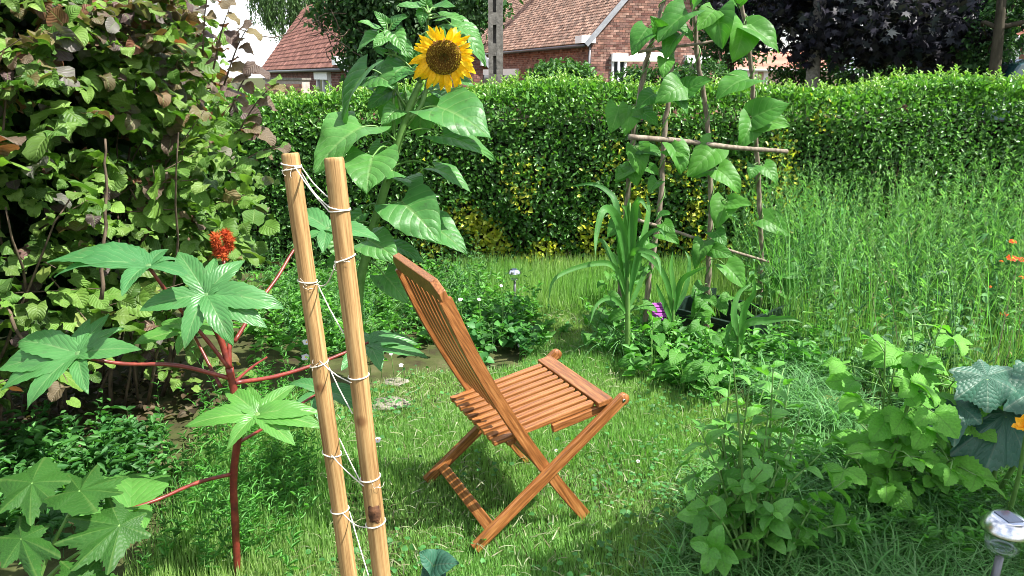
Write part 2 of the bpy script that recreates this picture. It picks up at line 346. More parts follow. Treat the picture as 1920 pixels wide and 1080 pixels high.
def scatter(name, T, pos, fwd, nrm, size, width, col, mat, parent=None, flat=False, **k):
    tv, tf = T[:2]; N = len(pos); f = nrmz(fwd); x = nrmz(np.cross(f, nrm)); n = np.cross(x, f)
    size = np.broadcast_to(size, N)[:, None, None]; width = np.broadcast_to(width, N)[:, None, None]
    if tv.ndim == 3: tv = tv[rng.integers(0, len(tv), N)]
    else: tv = tv[None]
    V = pos[:, None, :] + size * (tv[:, :, 1:2] * f[:, None, :] + tv[:, :, 2:3] * n[:, None, :] + width * tv[:, :, 0:1] * x[:, None, :])
    nv = tv.shape[1]; lp = np.array([i for q in tf for i in q]); loops = (lp[None] + nv * np.arange(N)[:, None]).ravel()
    sizes = np.tile([len(q) for q in tf], N)
    c = np.repeat(col, nv, axis=0) if np.ndim(col) == 2 else np.tile(col, (N * nv, 1))
    return obj(name, np_mesh(name, V.reshape(-1, 3), loops, sizes, mat, np.tile(T[2], (N, 1)) if len(T) > 2 else None, c, not flat), parent, **k)
def randdir(N): return nrmz(rng.normal(size=(N, 3)))
def colmix(N, cols, jitter=0.18):
    cols = np.array(cols, float); i = rng.integers(0, len(cols), N); j = rng.integers(0, len(cols), N); t = rng.random((N, 1))
    c = cols[i] * t + cols[j] * (1 - t); return np.clip(c * (1 + jitter * rng.normal(size=(N, 1))), 0.004, 0.95)
def vnoise(x, y, s, seed=0):
    """cheap smooth noise 0..1"""
    r = np.random.default_rng(seed); t = 0
    for k in range(5):
        a = r.uniform(0, 6.28); ph = r.uniform(0, 6.28, 2); fr = s * r.uniform(0.6, 1.6)
        t = t + np.sin(fr * (x * math.cos(a) + y * math.sin(a)) + ph[0]) * np.cos(fr * 0.7 * (x * math.sin(a) - y * math.cos(a)) + ph[1])
    return 0.5 + t / 6
def inpoly(X, Y, poly):
    ins = np.zeros(len(X), bool); n = len(poly); j = n - 1
    for i in range(n):
        xi, yi = poly[i][:2]; xj, yj = poly[j][:2]
        c = ((yi > Y) != (yj > Y)) & (X < (xj - xi) * (Y - yi) / (yj - yi + 1e-12) + xi); ins ^= c; j = i
    return ins
def samplepoly(poly, N):
    P = np.array([p[:2] for p in poly]); lo, hi = P.min(0), P.max(0); out = []
    while sum(map(len, out)) < N:
        q = lo + (hi - lo) * rng.random((N * 2, 2)); out.append(q[inpoly(q[:, 0], q[:, 1], poly)])
    return np.concatenate(out)[:N]
def gpoly(*px): return [tuple(G(*p))[:2] for p in px]

# ================================================================== SETTING: ground
gm = MB(); gn = 24
gx = np.concatenate([np.linspace(-300, -12, 6), np.linspace(-8, 8, 33), np.linspace(12, 300, 6)]); gy = np.concatenate([np.linspace(-60, -3, 4), np.linspace(-1, 9, 31), np.linspace(12, 420, 10)])
XX, YY = np.meshgrid(gx, gy); ZZ = np.where((abs(XX) < 7) & (YY < 8) & (YY > -1), (vnoise(XX, YY, 2.2, 3) - 0.5) * 0.035, 0) - 0.01
nx = len(gx); gf = [(j * nx + i, j * nx + i + 1, (j + 1) * nx + i + 1, (j + 1) * nx + i) for j in range(len(gy) - 1) for i in range(nx - 1)]
gm.add(np.stack([XX.ravel(), YY.ravel(), ZZ.ravel()], 1).tolist(), gf).build('ground', M['soil'], label='dark garden soil and grass floor', kind='structure')

# ================================================================== HOUSES
M['mortar'] = solid('mortar', [(0.3, (0.26, 0.22, 0.19)), (0.7, (0.4, 0.34, 0.3))], 12, 0.95, 0.1, 0.3)
M['brick'] = solid('red_brick', [(0.25, (0.5, 0.5, 0.5)), (0.75, (1.1, 1.1, 1.1))], 9, 0.9, 0.15, 0.5, 0.004, attr=True)
M['tile'] = solid('clay_tile', [(0.25, (0.5, 0.48, 0.45)), (0.75, (1.1, 1.1, 1.1))], 3, 0.85, 0.2, 0.4, 0.004, attr=True)
M['white_paint'] = solid('white_paint', [(0.3, (0.72, 0.72, 0.72)), (0.7, (0.82, 0.82, 0.82))], 6, 0.5, 0.4, 0.05)
M['zinc'] = solid('dark_zinc', [(0.3, (0.1, 0.1, 0.11)), (0.7, (0.16, 0.16, 0.17))], 6, 0.4, 0.5, 0.1, metallic=0.6)
M['concrete'] = solid('concrete', [(0.3, (0.1, 0.092, 0.08)), (0.6, (0.2, 0.185, 0.16)), (0.8, (0.28, 0.265, 0.24))], 22, 0.95, 0.1, 0.6, 0.01, detail=8)
M['dark'] = solid('core_shade', [(0.3, (0.02, 0.018, 0.015)), (0.7, (0.03, 0.028, 0.02))], 6, 0.9, 0.1, 0)  # near black colour standing for the shade deep in the hedge
M['lead'] = solid('lead_sheet', [(0.3, (0.2, 0.21, 0.23)), (0.7, (0.3, 0.31, 0.33))], 6, 0.6, 0.3, 0.1)
def glass_dark(name='window_glass'):
    m, nt, out = newmat(name); p = nd(nt, 'ShaderNodeBsdfPrincipled'); p.inputs['Base Color'].default_value = (0.03, 0.035, 0.04, 1); p.inputs['Roughness'].default_value = 0.05
    p.inputs['Specular IOR Level'].default_value = 0.8; nt.links.new(p.outputs[0], out.inputs[0]); return m
M['pane'] = glass_dark()
T_BOX = (np.array([(x, y, z) for z in (0, 1) for y in (0, 1) for x in (-.5, .5)], float), [(4, 5, 7, 6), (0, 1, 5, 4), (2, 6, 7, 3), (0, 4, 6, 2), (1, 3, 7, 5)])

def bricks(name, parent, O, d, n, length, hfun, holes=(), cols=((0.30, 0.12, 0.085), (0.22, 0.085, 0.065), (0.36, 0.17, 0.12), (0.26, 0.13, 0.11)), bw=0.215, bh=0.068, j=0.012, z0=0.0):
    """rows of single bricks on a wall: O start (x,y), d unit direction, n outward normal, hfun(s) the wall's top at s"""
    P = []; S = []
    rows = int(max(hfun(s) for s in np.linspace(0, length, 21)) / (bh + j))
    for r in range(rows):
        z = z0 + r * (bh + j); s = -(bw + j) / 2 if r % 2 else 0.0
        while s < length:
            a, b = max(s, 0), min(s + bw, length); m_ = (a + b) / 2
            if b - a > 0.04 and z + bh < hfun(m_) and not any(h0 < m_ < h1 and z0_ < z + bh / 2 < z1_ for h0, h1, z0_, z1_ in holes):
                P.append((m_, z)); S.append(b - a)
            s += bw + j
    P = np.array(P); S = np.array(S); N = len(P); d = np.array(d); n = np.array(n)
    base = np.zeros((N, 3)); base[:, :2] = np.array(O)[None] + d[None, :2] * P[:, :1] + n[None, :2] * 0.002; base[:, 2] = P[:, 1]
    tv, tf = T_BOX; dep = 0.012 + 0.006 * rng.random(N)
    V = base[:, None, :] + tv[None, :, 0:1] * S[:, None, None] * np.append(d[:2], 0)[None, None] + tv[None, :, 1:2] * bh * np.array((0, 0, 1.)) + tv[None, :, 2:3] * dep[:, None, None] * np.append(n[:2], 0)[None, None]
    lp = np.array([i for q in tf for i in q]); loops = (lp[None] + 8 * np.arange(N)[:, None]).ravel()
    obj(name, np_mesh(name, V.reshape(-1, 3), loops, np.tile([4] * 5, N), M['brick'], None, np.repeat(colmix(N, cols, 0.2), 8, axis=0)), parent, kind='stuff')

def house(name, label, C, u, v, length, gw, he, pitch, tilecol, brickcol, windows_side=(), windows_gable=(), z0=0.0, texp=0.155, tw=0.2, group=None, chimney=None):
    """C: ground corner between the long eave wall (direction u) and the gable wall (direction v)"""
    u = Vector(u).normalized(); v = Vector(v).normalized(); C = Vector((C[0], C[1], 0)); up = Vector((0, 0, 1))
    t = thing(name, C, label, 'house', group); hr = gw / 2 * math.tan(pitch)
    W = lambda a, b, z: C + u * a + v * b + up * z
    mb = MB(); A = [W(0, 0, z0), W(0, gw, z0), W(0, gw, he), W(0, gw / 2, he + hr), W(0, 0, he)]; B = [p + u * length for p in A]
    mb.add(A + B, [(0, 1, 2, 3, 4), (9, 8, 7, 6, 5), (0, 4, 9, 5), (1, 6, 7, 2)]); mb.build('wall', M['mortar'], t, smooth=False)
    hs = [(a0, a1, b0, b1) for a0, a1, b0, b1 in windows_side]; hg = [(a0, a1, b0, b1) for a0, a1, b0, b1 in windows_gable]
    bricks('brickwork', t, C[:2], u, -v, length, lambda s: he, hs, brickcol, z0=z0)
    bricks('brickwork', t, C[:2], v, -u, gw, lambda s: he + hr - abs(s - gw / 2) * math.tan(pitch) - 0.02, hg, brickcol, z0=z0)
    # roof slabs
    ov = 0.28; sl = (gw / 2 + ov) / math.cos(pitch); rf = MB()
    sd_ = (v * math.cos(pitch) + up * math.sin(pitch)); nn = (-v * math.sin(pitch) + up * math.cos(pitch))
    e0 = W(-0.12, -ov, he - ov * math.tan(pitch)) + nn * 0.03; LL = length + 0.24
    rf.box(e0 + u * LL / 2 + sd_ * sl / 2, u, sd_, nn, LL / 2, sl / 2, 0.03)
    sd2 = (-v * math.cos(pitch) + up * math.sin(pitch)); n2 = (v * math.sin(pitch) + up * math.cos(pitch)); e2 = W(-0.12, gw + ov, he - ov * math.tan(pitch)) + n2 * 0.03
    rf.box(e2 + u * LL / 2 + sd2 * (sl / 2 - 0.04), u, sd2, n2, LL / 2, sl / 2 - 0.04, 0.03)
    roof = rf.build('roof', M['tile_base'], t, smooth=False)
    # tiles
    nr = int(sl / texp); nc = int(LL / tw); rr, cc = np.meshgrid(np.arange(nr), np.arange(nc), indexing='ij'); rr = rr.ravel(); cc = cc.ravel(); N = len(rr)
    e = np.array(e0 + nn * 0.035); un, sn, kn = np.array(u), np.array(sd_), np.array(nn)
    pos = e + un * ((cc + 0.5 * (rr % 2) * 0) * tw + tw / 2)[:, None] + sn * (rr * texp - 0.02)[:, None] + kn * (0.01 * rng.random(N))[:, None]
    tv = np.array([(-.5, 0, .012), (-.2, 0, .05), (.2, 0, .03), (.5, 0, .0), (-.5, 1.25, -.005), (-.2, 1.25, .022), (.2, 1.25, .01), (.5, 1.25, -.012), (-.5, 0, -.01), (.5, 0, -.02)])
    tf = [(0, 1, 5, 4), (1, 2, 6, 5), (2, 3, 7, 6), (8, 9, 3, 2, 1, 0)]
    V = pos[:, None, :] + tv[None, :, 0:1] * tw * un + tv[None, :, 1:2] * texp * sn + tv[None, :, 2:3] * kn
    lp = np.array([i for q in tf for i in q]); loops = (lp[None] + 10 * np.arange(N)[:, None]).ravel()
    obj('roof_tiles', np_mesh('roof_tiles', V.reshape(-1, 3), loops, np.tile([4, 4, 4, 6], N), M['tile'], None, np.repeat(colmix(N, tilecol, 0.16), 10, axis=0)), roof, kind='stuff')
    # gutter, verge, return box
    g = MB(); gp = e0 - sd_ * 0.05 + nn * (-0.03)
    g.tube([gp + u * 0.0, gp + u * LL], 0.06, 8); g.tube([W(-0.02, -0.07, z0), W(-0.02, -0.07, he - 0.2)], 0.04, 8); g.build('gutter', M['zinc'], t)
    vb = MB(); vb.box(e0 + u * (-0.03) + sd_ * sl / 2 - nn * 0.06, u, sd_, nn, 0.025, sl / 2, 0.085); vb.box(e2 + u * (-0.03) + sd2 * sl / 2 - n2 * 0.06, u, sd2, n2, 0.025, sl / 2 - 0.04, 0.085)
    vb.build('verge_board', M['lead'], t, smooth=False)
    for s_, b_ in ((-1, -ov / 2 - 0.02), (1, gw + ov / 2 + 0.02)):
        MB().box(W(0.15, b_, he - 0.14), u, v, up, 0.3, ov / 2 + 0.12, 0.12).build('eave_box', M['white_paint'], t, smooth=False)
    # windows
    def window(a, b, nrm_, w0, w1, h0, h1):
        P = lambda s, z, o: C + a * s + up * z + nrm_ * o
        fr = MB(); mid = (w0 + w1) / 2; hw = (w1 - w0) / 2; hh = (h1 - h0) / 2; mz = (h0 + h1) / 2
        for sgn in (-1, 1): fr.box(P(mid + sgn * (hw - 0.04), mz, 0.03), a, nrm_, up, 0.04, 0.05, hh)
        fr.box(P(mid, mz, 0.034), a, nrm_, up, 0.035, 0.05, hh - 0.08); fr.box(P(mid, h0 + 0.04, 0.03), a, nrm_, up, hw - 0.08, 0.05, 0.04)
        wn_ = fr.build('window', M['white_paint'], t, smooth=False)
        MB().box(P(mid, mz, 0.012), a, nrm_, up, hw - 0.07, 0.008, hh - 0.07).build('pane', M['pane'], wn_, smooth=False)
        MB().box(P(mid, h1 - 0.12, 0.07), a, nrm_, up, hw + 0.02, 0.08, 0.13).build('shutter_box', M['white_paint'], wn_, smooth=False)
        MB().box(P(mid, h0 - 0.03, 0.06), a, nrm_, up, hw + 0.06, 0.09, 0.035).build('sill', M['concrete'], wn_, smooth=False)
    for wdw in windows_side: window(u, None, -v, *wdw)
    for wdw in windows_gable: window(v, None, -u, *wdw)
    if chimney:
        c_ = W(chimney[0], chimney[1], he + hr * 0.85)
        ch = MB().box(c_ + up * 0.9, u, v, up, 0.35, 0.3, 1.4).build('chimney', M['mortar'], roof, smooth=False)
    return t, W
M['tile_base'] = solid('roof_slab', [(0.3, (0.2, 0.1, 0.07)), (0.7, (0.3, 0.16, 0.11))], 3, 0.9, 0.1, 0.2)
uv_main = (-0.30, 0.954, 0); vv_main = (0.954, 0.30, 0)
corner = at(1108, 120, 27.5)
TILE1 = ((0.3, 0.185, 0.14), (0.24, 0.15, 0.115), (0.38, 0.25, 0.19), (0.18, 0.125, 0.1)); BR1 = ((0.24, 0.115, 0.085), (0.17, 0.08, 0.065), (0.3, 0.165, 0.125), (0.21, 0.12, 0.1), (0.34, 0.21, 0.165))
house('brick_house', 'red brick house with orange tiled roof and lit gable behind the hedge', corner, uv_main, vv_main, 20, 5.1, 2.85, R(47), TILE1, BR1,
      windows_side=[(8.0, 10.4, 0.4, 1.8), (11.2, 13.9, 0.4, 1.8)], windows_gable=[(0.75, 1.3, 0.1, 2.25), (3.6, 4.5, 0.7, 2.2)], chimney=(11.5, 2.2))
ca = at(655, 130, 24)
house('brick_cottage', 'lower brick house with dull red pantile roof half hidden by the sunflower', ca, (-0.41, 0.912, 0), (0.912, 0.41, 0), 18.5, 4.3, 2.1, R(52),
      ((0.24, 0.115, 0.09), (0.2, 0.095, 0.08), (0.28, 0.14, 0.11)), ((0.2, 0.085, 0.07), (0.16, 0.07, 0.06), (0.24, 0.12, 0.1)), windows_side=[(2.7, 5.0, 0.4, 1.65)], texp=0.22, tw=0.22)
# low garden wall of bricks
wp = at(497, 150, 19); wq = at(566, 150, 18.4); wd_ = (wq - wp); wL = Vector((wd_.x, wd_.y, 0)).length; wdir = Vector((wd_.x, wd_.y, 0)).normalized(); wnr = Vector((wdir.y, -wdir.x, 0))
t = thing('garden_wall', (wp.x, wp.y, 0), 'low pale brick garden wall beside the cottage', 'wall')
MB().box(Vector((wp.x, wp.y, 0.72)) + wdir * wL / 2 - wnr * 0.12, wdir, wnr, (0, 0, 1), wL / 2, 0.12, 0.72).build('wall', M['mortar'], t, smooth=False)
bricks('brickwork', t, (wp.x, wp.y), wdir, wnr, wL, lambda s: 1.43, cols=((0.4, 0.2, 0.14), (0.45, 0.26, 0.19), (0.3, 0.16, 0.12)))
MB().box(Vector((wp.x, wp.y, 1.46)) + wdir * wL / 2 - wnr * 0.12, wdir, wnr, (0, 0, 1), wL / 2 + 0.03, 0.15, 0.025).build('coping', M['concrete'], t, smooth=False)
# awning by the gable
aw = at(1205, 112, 26); t = thing('awning', (aw.x, aw.y, 0), 'cream fabric awning on thin posts beside the brick gable', 'awning')
a0 = at(1166, 112, 26.5); a1 = at(1250, 112, 25.6)
mb = MB(); ca_ = [at(1196, 98, 27.2), at(1258, 98, 27.2), at(1255, 114, 25.2), at(1160, 114, 25.2)]
mb.add(ca_ + [p - Vector((0, 0, 0.03)) for p in ca_], [(0, 1, 2, 3), (7, 6, 5, 4), (0, 4, 5, 1), (1, 5, 6, 2), (2, 6, 7, 3), (3, 7, 4, 0)])
M['cream'] = solid('cream_fabric', [(0.3, (0.62, 0.6, 0.45)), (0.7, (0.72, 0.7, 0.55))], 6, 0.8, 0.1, 0.1)
mb.build('canopy', M['cream'], t, smooth=False)
for p in ca_[2:]: MB().tube([(p.x, p.y, 0), (p.x, p.y, p.z - 0.02)], 0.03, 6).build('post', M['white_paint'], t)

# far pink roofed house, pale slatted building and brick house at the right
def simple_house(name, label, px0, px1, Y, ye, yt, roofcol, wallcol, wins=(), depth=7.0):
    p0 = at(px0, ye, Y); p1 = at(px1, ye, Y); zt = at(px0, yt, Y + depth / 2).z; t = thing(name, (p0.x, p0.y, 0), label, 'house'); he = p0.z
    MB().bx(p0.x, p1.x, Y, Y + depth, 0, he).build('wall', solid(name + '_wall', [(0.3, tuple(c * .85 for c in wallcol)), (0.7, wallcol)], 3, 0.9, 0.1, 0.2), t, smooth=False)
    rm = solid(name + '_roof', [(0.3, tuple(c * .8 for c in roofcol)), (0.7, roofcol)], 5, 0.85, 0.2, 0.2, stretch=(1, 4, 1))
    nrow = 16; rb = MB()
    for r in range(nrow):
        f0, f1 = r / nrow, (r + 1) / nrow; ya, yb = Y - 0.3 + f0 * (depth / 2 + 0.3), Y - 0.3 + f1 * (depth / 2 + 0.3) + 0.02; za, zb = he + (zt - he) * f0, he + (zt - he) * f1
        rb.add([(p0.x - .3, ya, za + 0.05), (p1.x + .3, ya, za + 0.05), (p1.x + .3, yb, zb), (p0.x - .3, yb, zb), (p0.x - .3, ya, za - 0.03), (p1.x + .3, ya, za - 0.03)], [(0, 1, 2, 3), (4, 5, 1, 0)])
    rb.add([(p0.x - .3, Y + depth / 2, zt), (p1.x + .3, Y + depth / 2, zt), (p1.x + .3, Y + depth + .3, he), (p0.x - .3, Y + depth + .3, he)], [(0, 1, 2, 3)])
    rb.add([(p0.x, Y, he), (p0.x, Y + depth, he), (p0.x, Y + depth / 2, zt - .03), (p1.x, Y, he), (p1.x, Y + depth, he), (p1.x, Y + depth / 2, zt - .03)], [(0, 1, 2), (5, 4, 3)])
    rb.build('roof', rm, t, smooth=False)
    MB().tube([(p0.x - .3, Y - .34, he - .02), (p1.x + .3, Y - .34, he - .02)], 0.07, 6).build('gutter', M['white_paint'], t)
    for (a, b, c, d) in wins:
        q0 = at(a, d, Y - 0.02); q1 = at(b, c, Y - 0.02)
        wn_ = MB().bx(q0.x, q1.x, Y - 0.08, Y - 0.002, q0.z, q1.z).build('window', M['white_paint'], t, smooth=False)
        MB().bx(q0.x + .12, q1.x - .12, Y - 0.1, Y - 0.082, q0.z + .12, (q0.z + q1.z) / 2).build('pane', M['pane'], wn_, smooth=False)
simple_house('bungalow', 'far bungalow with pale pink tiled roof and white shutters', 1385, 1570, 42, 131, 96, (0.62, 0.34, 0.26), (0.55, 0.4, 0.34), [(1393, 1421, 132, 158), (1430, 1440, 134, 158)])
simple_house('outbuilding', 'pale grey slate roofed outbuilding behind the dark purple tree', 1535, 1720, 55, 140, 82, (0.34, 0.37, 0.42), (0.5, 0.5, 0.5))
simple_house('brick_villa', 'shaded brick house behind the car at the right edge', 1840, 2150, 27, 70, 20, (0.3, 0.14, 0.1), (0.2, 0.1, 0.08), [(1893, 1912, 84, 110)])

# ================================================================== POSTS, CAR
def slot_post(name, label, px, Y, wpx, ytop, nslots):
    b = at(px, 170, Y); wd = wpx * (Y * CT) / FPX; zt = at(px, ytop, Y).z; t = thing(name, (b.x, b.y, 0), label, 'post')
    mb = MB(); hw = wd / 2
    mb.bx(b.x - hw, b.x - hw * .35, b.y - .07, b.y + .07, 0, zt); mb.bx(b.x + hw * .1, b.x + hw, b.y - .07, b.y + .07, 0, zt)
    z = 0.2; k = 0
    while z < zt:
        h = 0.16; mb.bx(b.x - hw * .35, b.x + hw * .1, b.y - .068, b.y + .068, z, min(z + h, zt)); z += 0.16 + 0.24
    mb.build('shaft', M['concrete'], t, smooth=False); MB().bx(b.x - hw * .35, b.x + hw * .1, b.y + 0.02, b.y + 0.05, 0.0, zt).build('slot_back', M['concrete'], t, smooth=False)
slot_post('concrete_post', 'tall grey slotted concrete post beside the sunflower', 930, 11, 27, -60, 5)
pb = at(1523, 150, 15); t = thing('utility_pole', (pb.x, pb.y, 0), 'grey weathered pole under the dark purple tree', 'pole')
MB().tube([(pb.x, pb.y, z) for z in (0, 1.2, 2.4, 3.6)], [0.13, 0.125, 0.12, 0.11], 14).build('shaft', M['concrete'], t); MB().tube([(pb.x, pb.y, 3.6), (pb.x, pb.y, 3.66)], [0.125, 0.125], 14).build('cap', M['zinc'], t)
# the car
cx, cy = at(1866, 140, 12.5).x, 12.5
t = thing('parked_car', (cx + 2, cy, 0), 'dark teal car parked behind the hedge at the right edge', 'car')
M['car_paint'] = solid('teal_paint', [(0.3, (0.012, 0.04, 0.045)), (0.7, (0.016, 0.05, 0.055))], 3, 0.25, 0.5, 0, coat=1.0)
M['rubber'] = solid('rubber', [(0.3, (0.02, 0.02, 0.02)), (0.7, (0.03, 0.03, 0.03))], 9, 0.8, 0.2, 0.1)
def extr(prof, y0, y1): 
    n = len(prof); return [(x, y0, z) for x, z in prof] + [(x, y1, z) for x, z in prof], [tuple(range(n))[::-1], tuple(range(n, 2 * n))] + [(i, (i + 1) % n, (i + 1) % n + n, i + n) for i in range(n)]
body = [(0, .35), (0, .95), (.12, 1.12), (3.2, 1.12), (4.1, 1.0), (4.25, .7), (4.25, .35)]
v, f = extr([(cx + a, z) for a, z in body], cy, cy + 1.75); bo = MB().add(v, f).mesh('body', M['car_paint'], False); obj('body', bevel_mesh(bo, 0.04, 3), t)
cab = [(.1, 1.1), (.42, 1.72), (.7, 1.8), (2.1, 1.8), (2.45, 1.7), (3.2, 1.1)]
v, f = extr([(cx + a, z) for a, z in cab], cy + .1, cy + 1.65); bo = MB().add(v, f).mesh('cabin', M['car_paint'], False); obj('cabin', bevel_mesh(bo, 0.03, 2), t)
for pr in ([(.45, 1.16), (.62, 1.62), (1.3, 1.66), (1.3, 1.16)], [(1.4, 1.16), (1.4, 1.66), (2.2, 1.64), (2.85, 1.16)]):
    v, f = extr([(cx + a, z) for a, z in pr], cy + .085, cy + .112); MB().add(v, f).build('side_window', M['pane'], t, smooth=False)
MB().add([(cx + .075, cy + .22, 1.16), (cx + .075, cy + 1.5, 1.16), (cx + .375, cy + 1.42, 1.7), (cx + .375, cy + .3, 1.7)], [(0, 1, 2, 3)]).build('rear_window', M['pane'], t, smooth=False)
for wx in (.8, 3.4):
    for wy in (cy - .01, cy + 1.56):
        wh = MB().lathe([(.02, 0), (.2, 0), (.32, .01), (.34, .05), (.34, .15), (.32, .2), (.02, .2)], (cx + wx, wy + .2, .34), 20, (0, -1, 0)).build('wheel', M['rubber'], t)
        MB().lathe([(.0, 0), (.2, 0), (.2, .01), (0, .02)], (cx + wx, wy - .004, .34), 16, (0, -1, 0)).build('rim', M['steel'], wh)

# ================================================================== TREES behind the hedge
def limb_path(p, d, L, n=5, wob=0.12, lift=0.05):
    out = [Vector(p)]; d = Vector(d).normalized()
    for i in range(n):
        d = (d + Vector((rnd.gauss(0, wob), rnd.gauss(0, wob), rnd.gauss(0, wob) + lift))).normalized(); out.append(out[-1] + d * (L / n))
    return out
def tree(name, label, base, trunk_top, r0, clumps, nleaf, size, cols, T=T_LEAF, width=0.6, group=None, spread=0.33, limbs=6, down=0.0, trunkmat='bark', cat='tree'):
    base = Vector(base); t = thing(name, base, label, cat, group)
    path = spline([base, base.lerp(Vector(trunk_top), 0.5) + Vector((rnd.uniform(-.08, .08), 0, 0)), Vector(trunk_top)], 4)
    tr = MB().tube(path, [r0 * (1.25 - 0.6 * i / (len(path) - 1)) if i else r0 * 1.5 for i in range(len(path))], 12).build('trunk', M[trunkmat], t)
    for k in range(limbs):
        c = clumps[k % len(clumps)]; e = Vector(c[0]); s = Vector(trunk_top) if k % 2 else base.lerp(Vector(trunk_top), 0.8)
        mid = s.lerp(e, 0.5) + Vector((rnd.uniform(-.3, .3), rnd.uniform(-.3, .3), rnd.uniform(0, .3)))
        MB().tube(spline([s, mid, e], 4), [r0 * .45 * (1 - 0.8 * i / 8) for i in range(9)], 7).build('limb', M[trunkmat], tr)
    vol = np.array([c[1][0] * c[1][1] + c[1][0] * c[1][2] for c in clumps]); idx = rng.choice(len(clumps), nleaf // 14, p=vol / vol.sum())
    cen = np.array([c[0] for c in clumps])[idx]; rad = np.array([c[1] for c in clumps])[idx]
    d = randdir(len(idx)); rr = (0.55 + 0.45 * rng.random((len(idx), 1))) ; tw = cen + d * rad * rr
    pos = np.repeat(tw, 14, axis=0) + rng.normal(size=(len(tw) * 14, 3)) * spread * rad.mean() * 0.3
    N = len(pos); out = np.repeat(d, 14, axis=0); nrm = out * 0.6 + np.array((0, 0, .7)) + rng.normal(size=(N, 3)) * 0.55
    fw = rng.normal(size=(N, 3)) + np.array((0, 0, -down))
    scatter('crown', T, pos, fw, nrm, size * (0.6 + 0.7 * rng.random(N)), width, colmix(N, cols), M['tree'], t)
    return t
GREEN = ((0.045, 0.1, 0.02), (0.07, 0.14, 0.03), (0.035, 0.08, 0.025)); DARK = ((0.03, 0.07, 0.02), (0.045, 0.1, 0.025), (0.06, 0.12, 0.03))
PURP = ((0.014, 0.011, 0.018), (0.02, 0.014, 0.02), (0.012, 0.016, 0.016), (0.026, 0.022, 0.026))
def cl(px, py, Y, r): 
    p = at(px, py, Y); return (tuple(p), r if hasattr(r, '__len__') else (r, r, r))
b = at(735, 160, 13); tree('climber_covered_tree', 'tangled climber covered tree between the two houses', (b.x, b.y, 0), at(740, 40, 13), 0.16,
     [cl(715, 95, 13, (0.7, .8, .7)), cl(770, 70, 13.2, (.85, .9, .8)), cl(655, 10, 13, (.65, .7, .5)), cl(740, -20, 13, (1.1, 1, .8)), cl(850, 10, 13.2, (.7, .8, .6)), cl(745, 140, 13, (.75, .7, .6)), cl(905, 5, 12, (.35, .4, .3))], 26000, 0.085, ((0.035, 0.08, 0.02), (0.05, 0.11, 0.025), (0.1, 0.15, 0.05), (0.03, 0.06, 0.02)), down=0.6)
# bare tangled vines hanging from it
cv = thing('bare_vine', at(640, 60, 12.6), 'bare pale twining vine stems hanging off the climber covered tree', 'vine')
for k in range(9):
    p = at(rnd.uniform(575, 660), rnd.uniform(-30, 60), 12.3 + rnd.random() * .4); MB().tube(limb_path(p, (rnd.uniform(-1, .6), 0, -.6), rnd.uniform(.6, 1.4), 8, 0.4, 0), 0.008, 5).build('stem', M['stem_brown'], cv)
# weeping willow
b = at(560, 150, 48); t = thing('willow_tree', (b.x, b.y, 0), 'pale weeping willow with hanging strands behind the cottage roof', 'tree')
MB().tube([(b.x, b.y, 0), (b.x + .1, b.y, 4), (b.x, b.y, 8)], [.5, .4, .25], 10).build('trunk', M['bark'], t)
sx = np.concatenate([rng.uniform(at(478, 0, 47).x, at(660, 0, 47).x, 260)]); ns = len(sx); top = rng.uniform(5.5, 9, ns); ln = rng.uniform(2, 4.2, ns) * (0.55 + 0.45 * np.clip((sx - sx.min()) / 3, 0, 1)); sy = 47 + rng.uniform(-1.5, 2.5, ns)
K = 60; tt = rng.random((ns, K)); pos = np.stack([sx[:, None] + .12 * rng.normal(size=(ns, K)), sy[:, None] + .12 * rng.normal(size=(ns, K)), top[:, None] - tt * ln[:, None]], -1).reshape(-1, 3)
scatter('crown', T_LEAF, pos, np.array((0, 0, -1.)) + .45 * rng.normal(size=pos.shape), rng.normal(size=pos.shape), 0.24, 0.2, colmix(len(pos), ((0.1, 0.16, 0.04), (0.14, 0.2, 0.06), (0.08, 0.13, 0.04))), M['tree'], t)
# purple maple
b = at(1765, 140, 16.5); tree('purple_maple', 'large dark purple leaved maple with thick trunk', (b.x, b.y, 0), at(1760, 20, 16.5), 0.36,
     [cl(1420, 10, 15.5, (.8, .9, .75)), cl(1530, 15, 15, (.9, 1, .8)), cl(1640, 35, 14.5, (1.05, 1, .75)), cl(1740, 60, 14.2, (.85, 1, .55)), cl(1800, 90, 15, (.7, .7, .45)), cl(1690, 85, 15, (.9, .7, .4)), cl(1590, 70, 15, (.6, .7, .35)), cl(1560, -80, 16, (1.8, 1.8, 1.1)), cl(1750, -60, 16, (1.9, 1.8, 1.2)), cl(1830, 20, 14.5, (.9, .9, .8)), cl(1400, -60, 16.5, (1.2, 1.2, .8)), cl(1690, -200, 17, (2.8, 2.6, 1.5)), cl(1900, -60, 15.5, (1.2, 1.2, 1)), cl(1510, 75, 15, (.45, .5, .3)), cl(1650, 0, 17.5, (2.2, 1, 1.1))],
     22000, 0.17, PURP, T=T_MAPLE, width=0.85, limbs=10)
b = at(1862, 140, 12.8); tree('ivy_clad_tree', 'slim leaning tree with ivy and loose green leaves at the right edge', (b.x, b.y, 0), at(1880, -20, 12.8), 0.1,
     [cl(1850, 70, 13.2, (.4, .5, .6)), cl(1930, 20, 13, (.5, .6, .6)), cl(1950, 70, 13.2, (.45, .5, .5)), cl(1840, 120, 13.4, (.35, .4, .3)), cl(1910, -20, 13.5, (.8, .8, .5))], 3600, 0.085, ((0.03, 0.07, 0.02), (0.05, 0.11, 0.03), (0.08, 0.14, 0.04)), limbs=5)
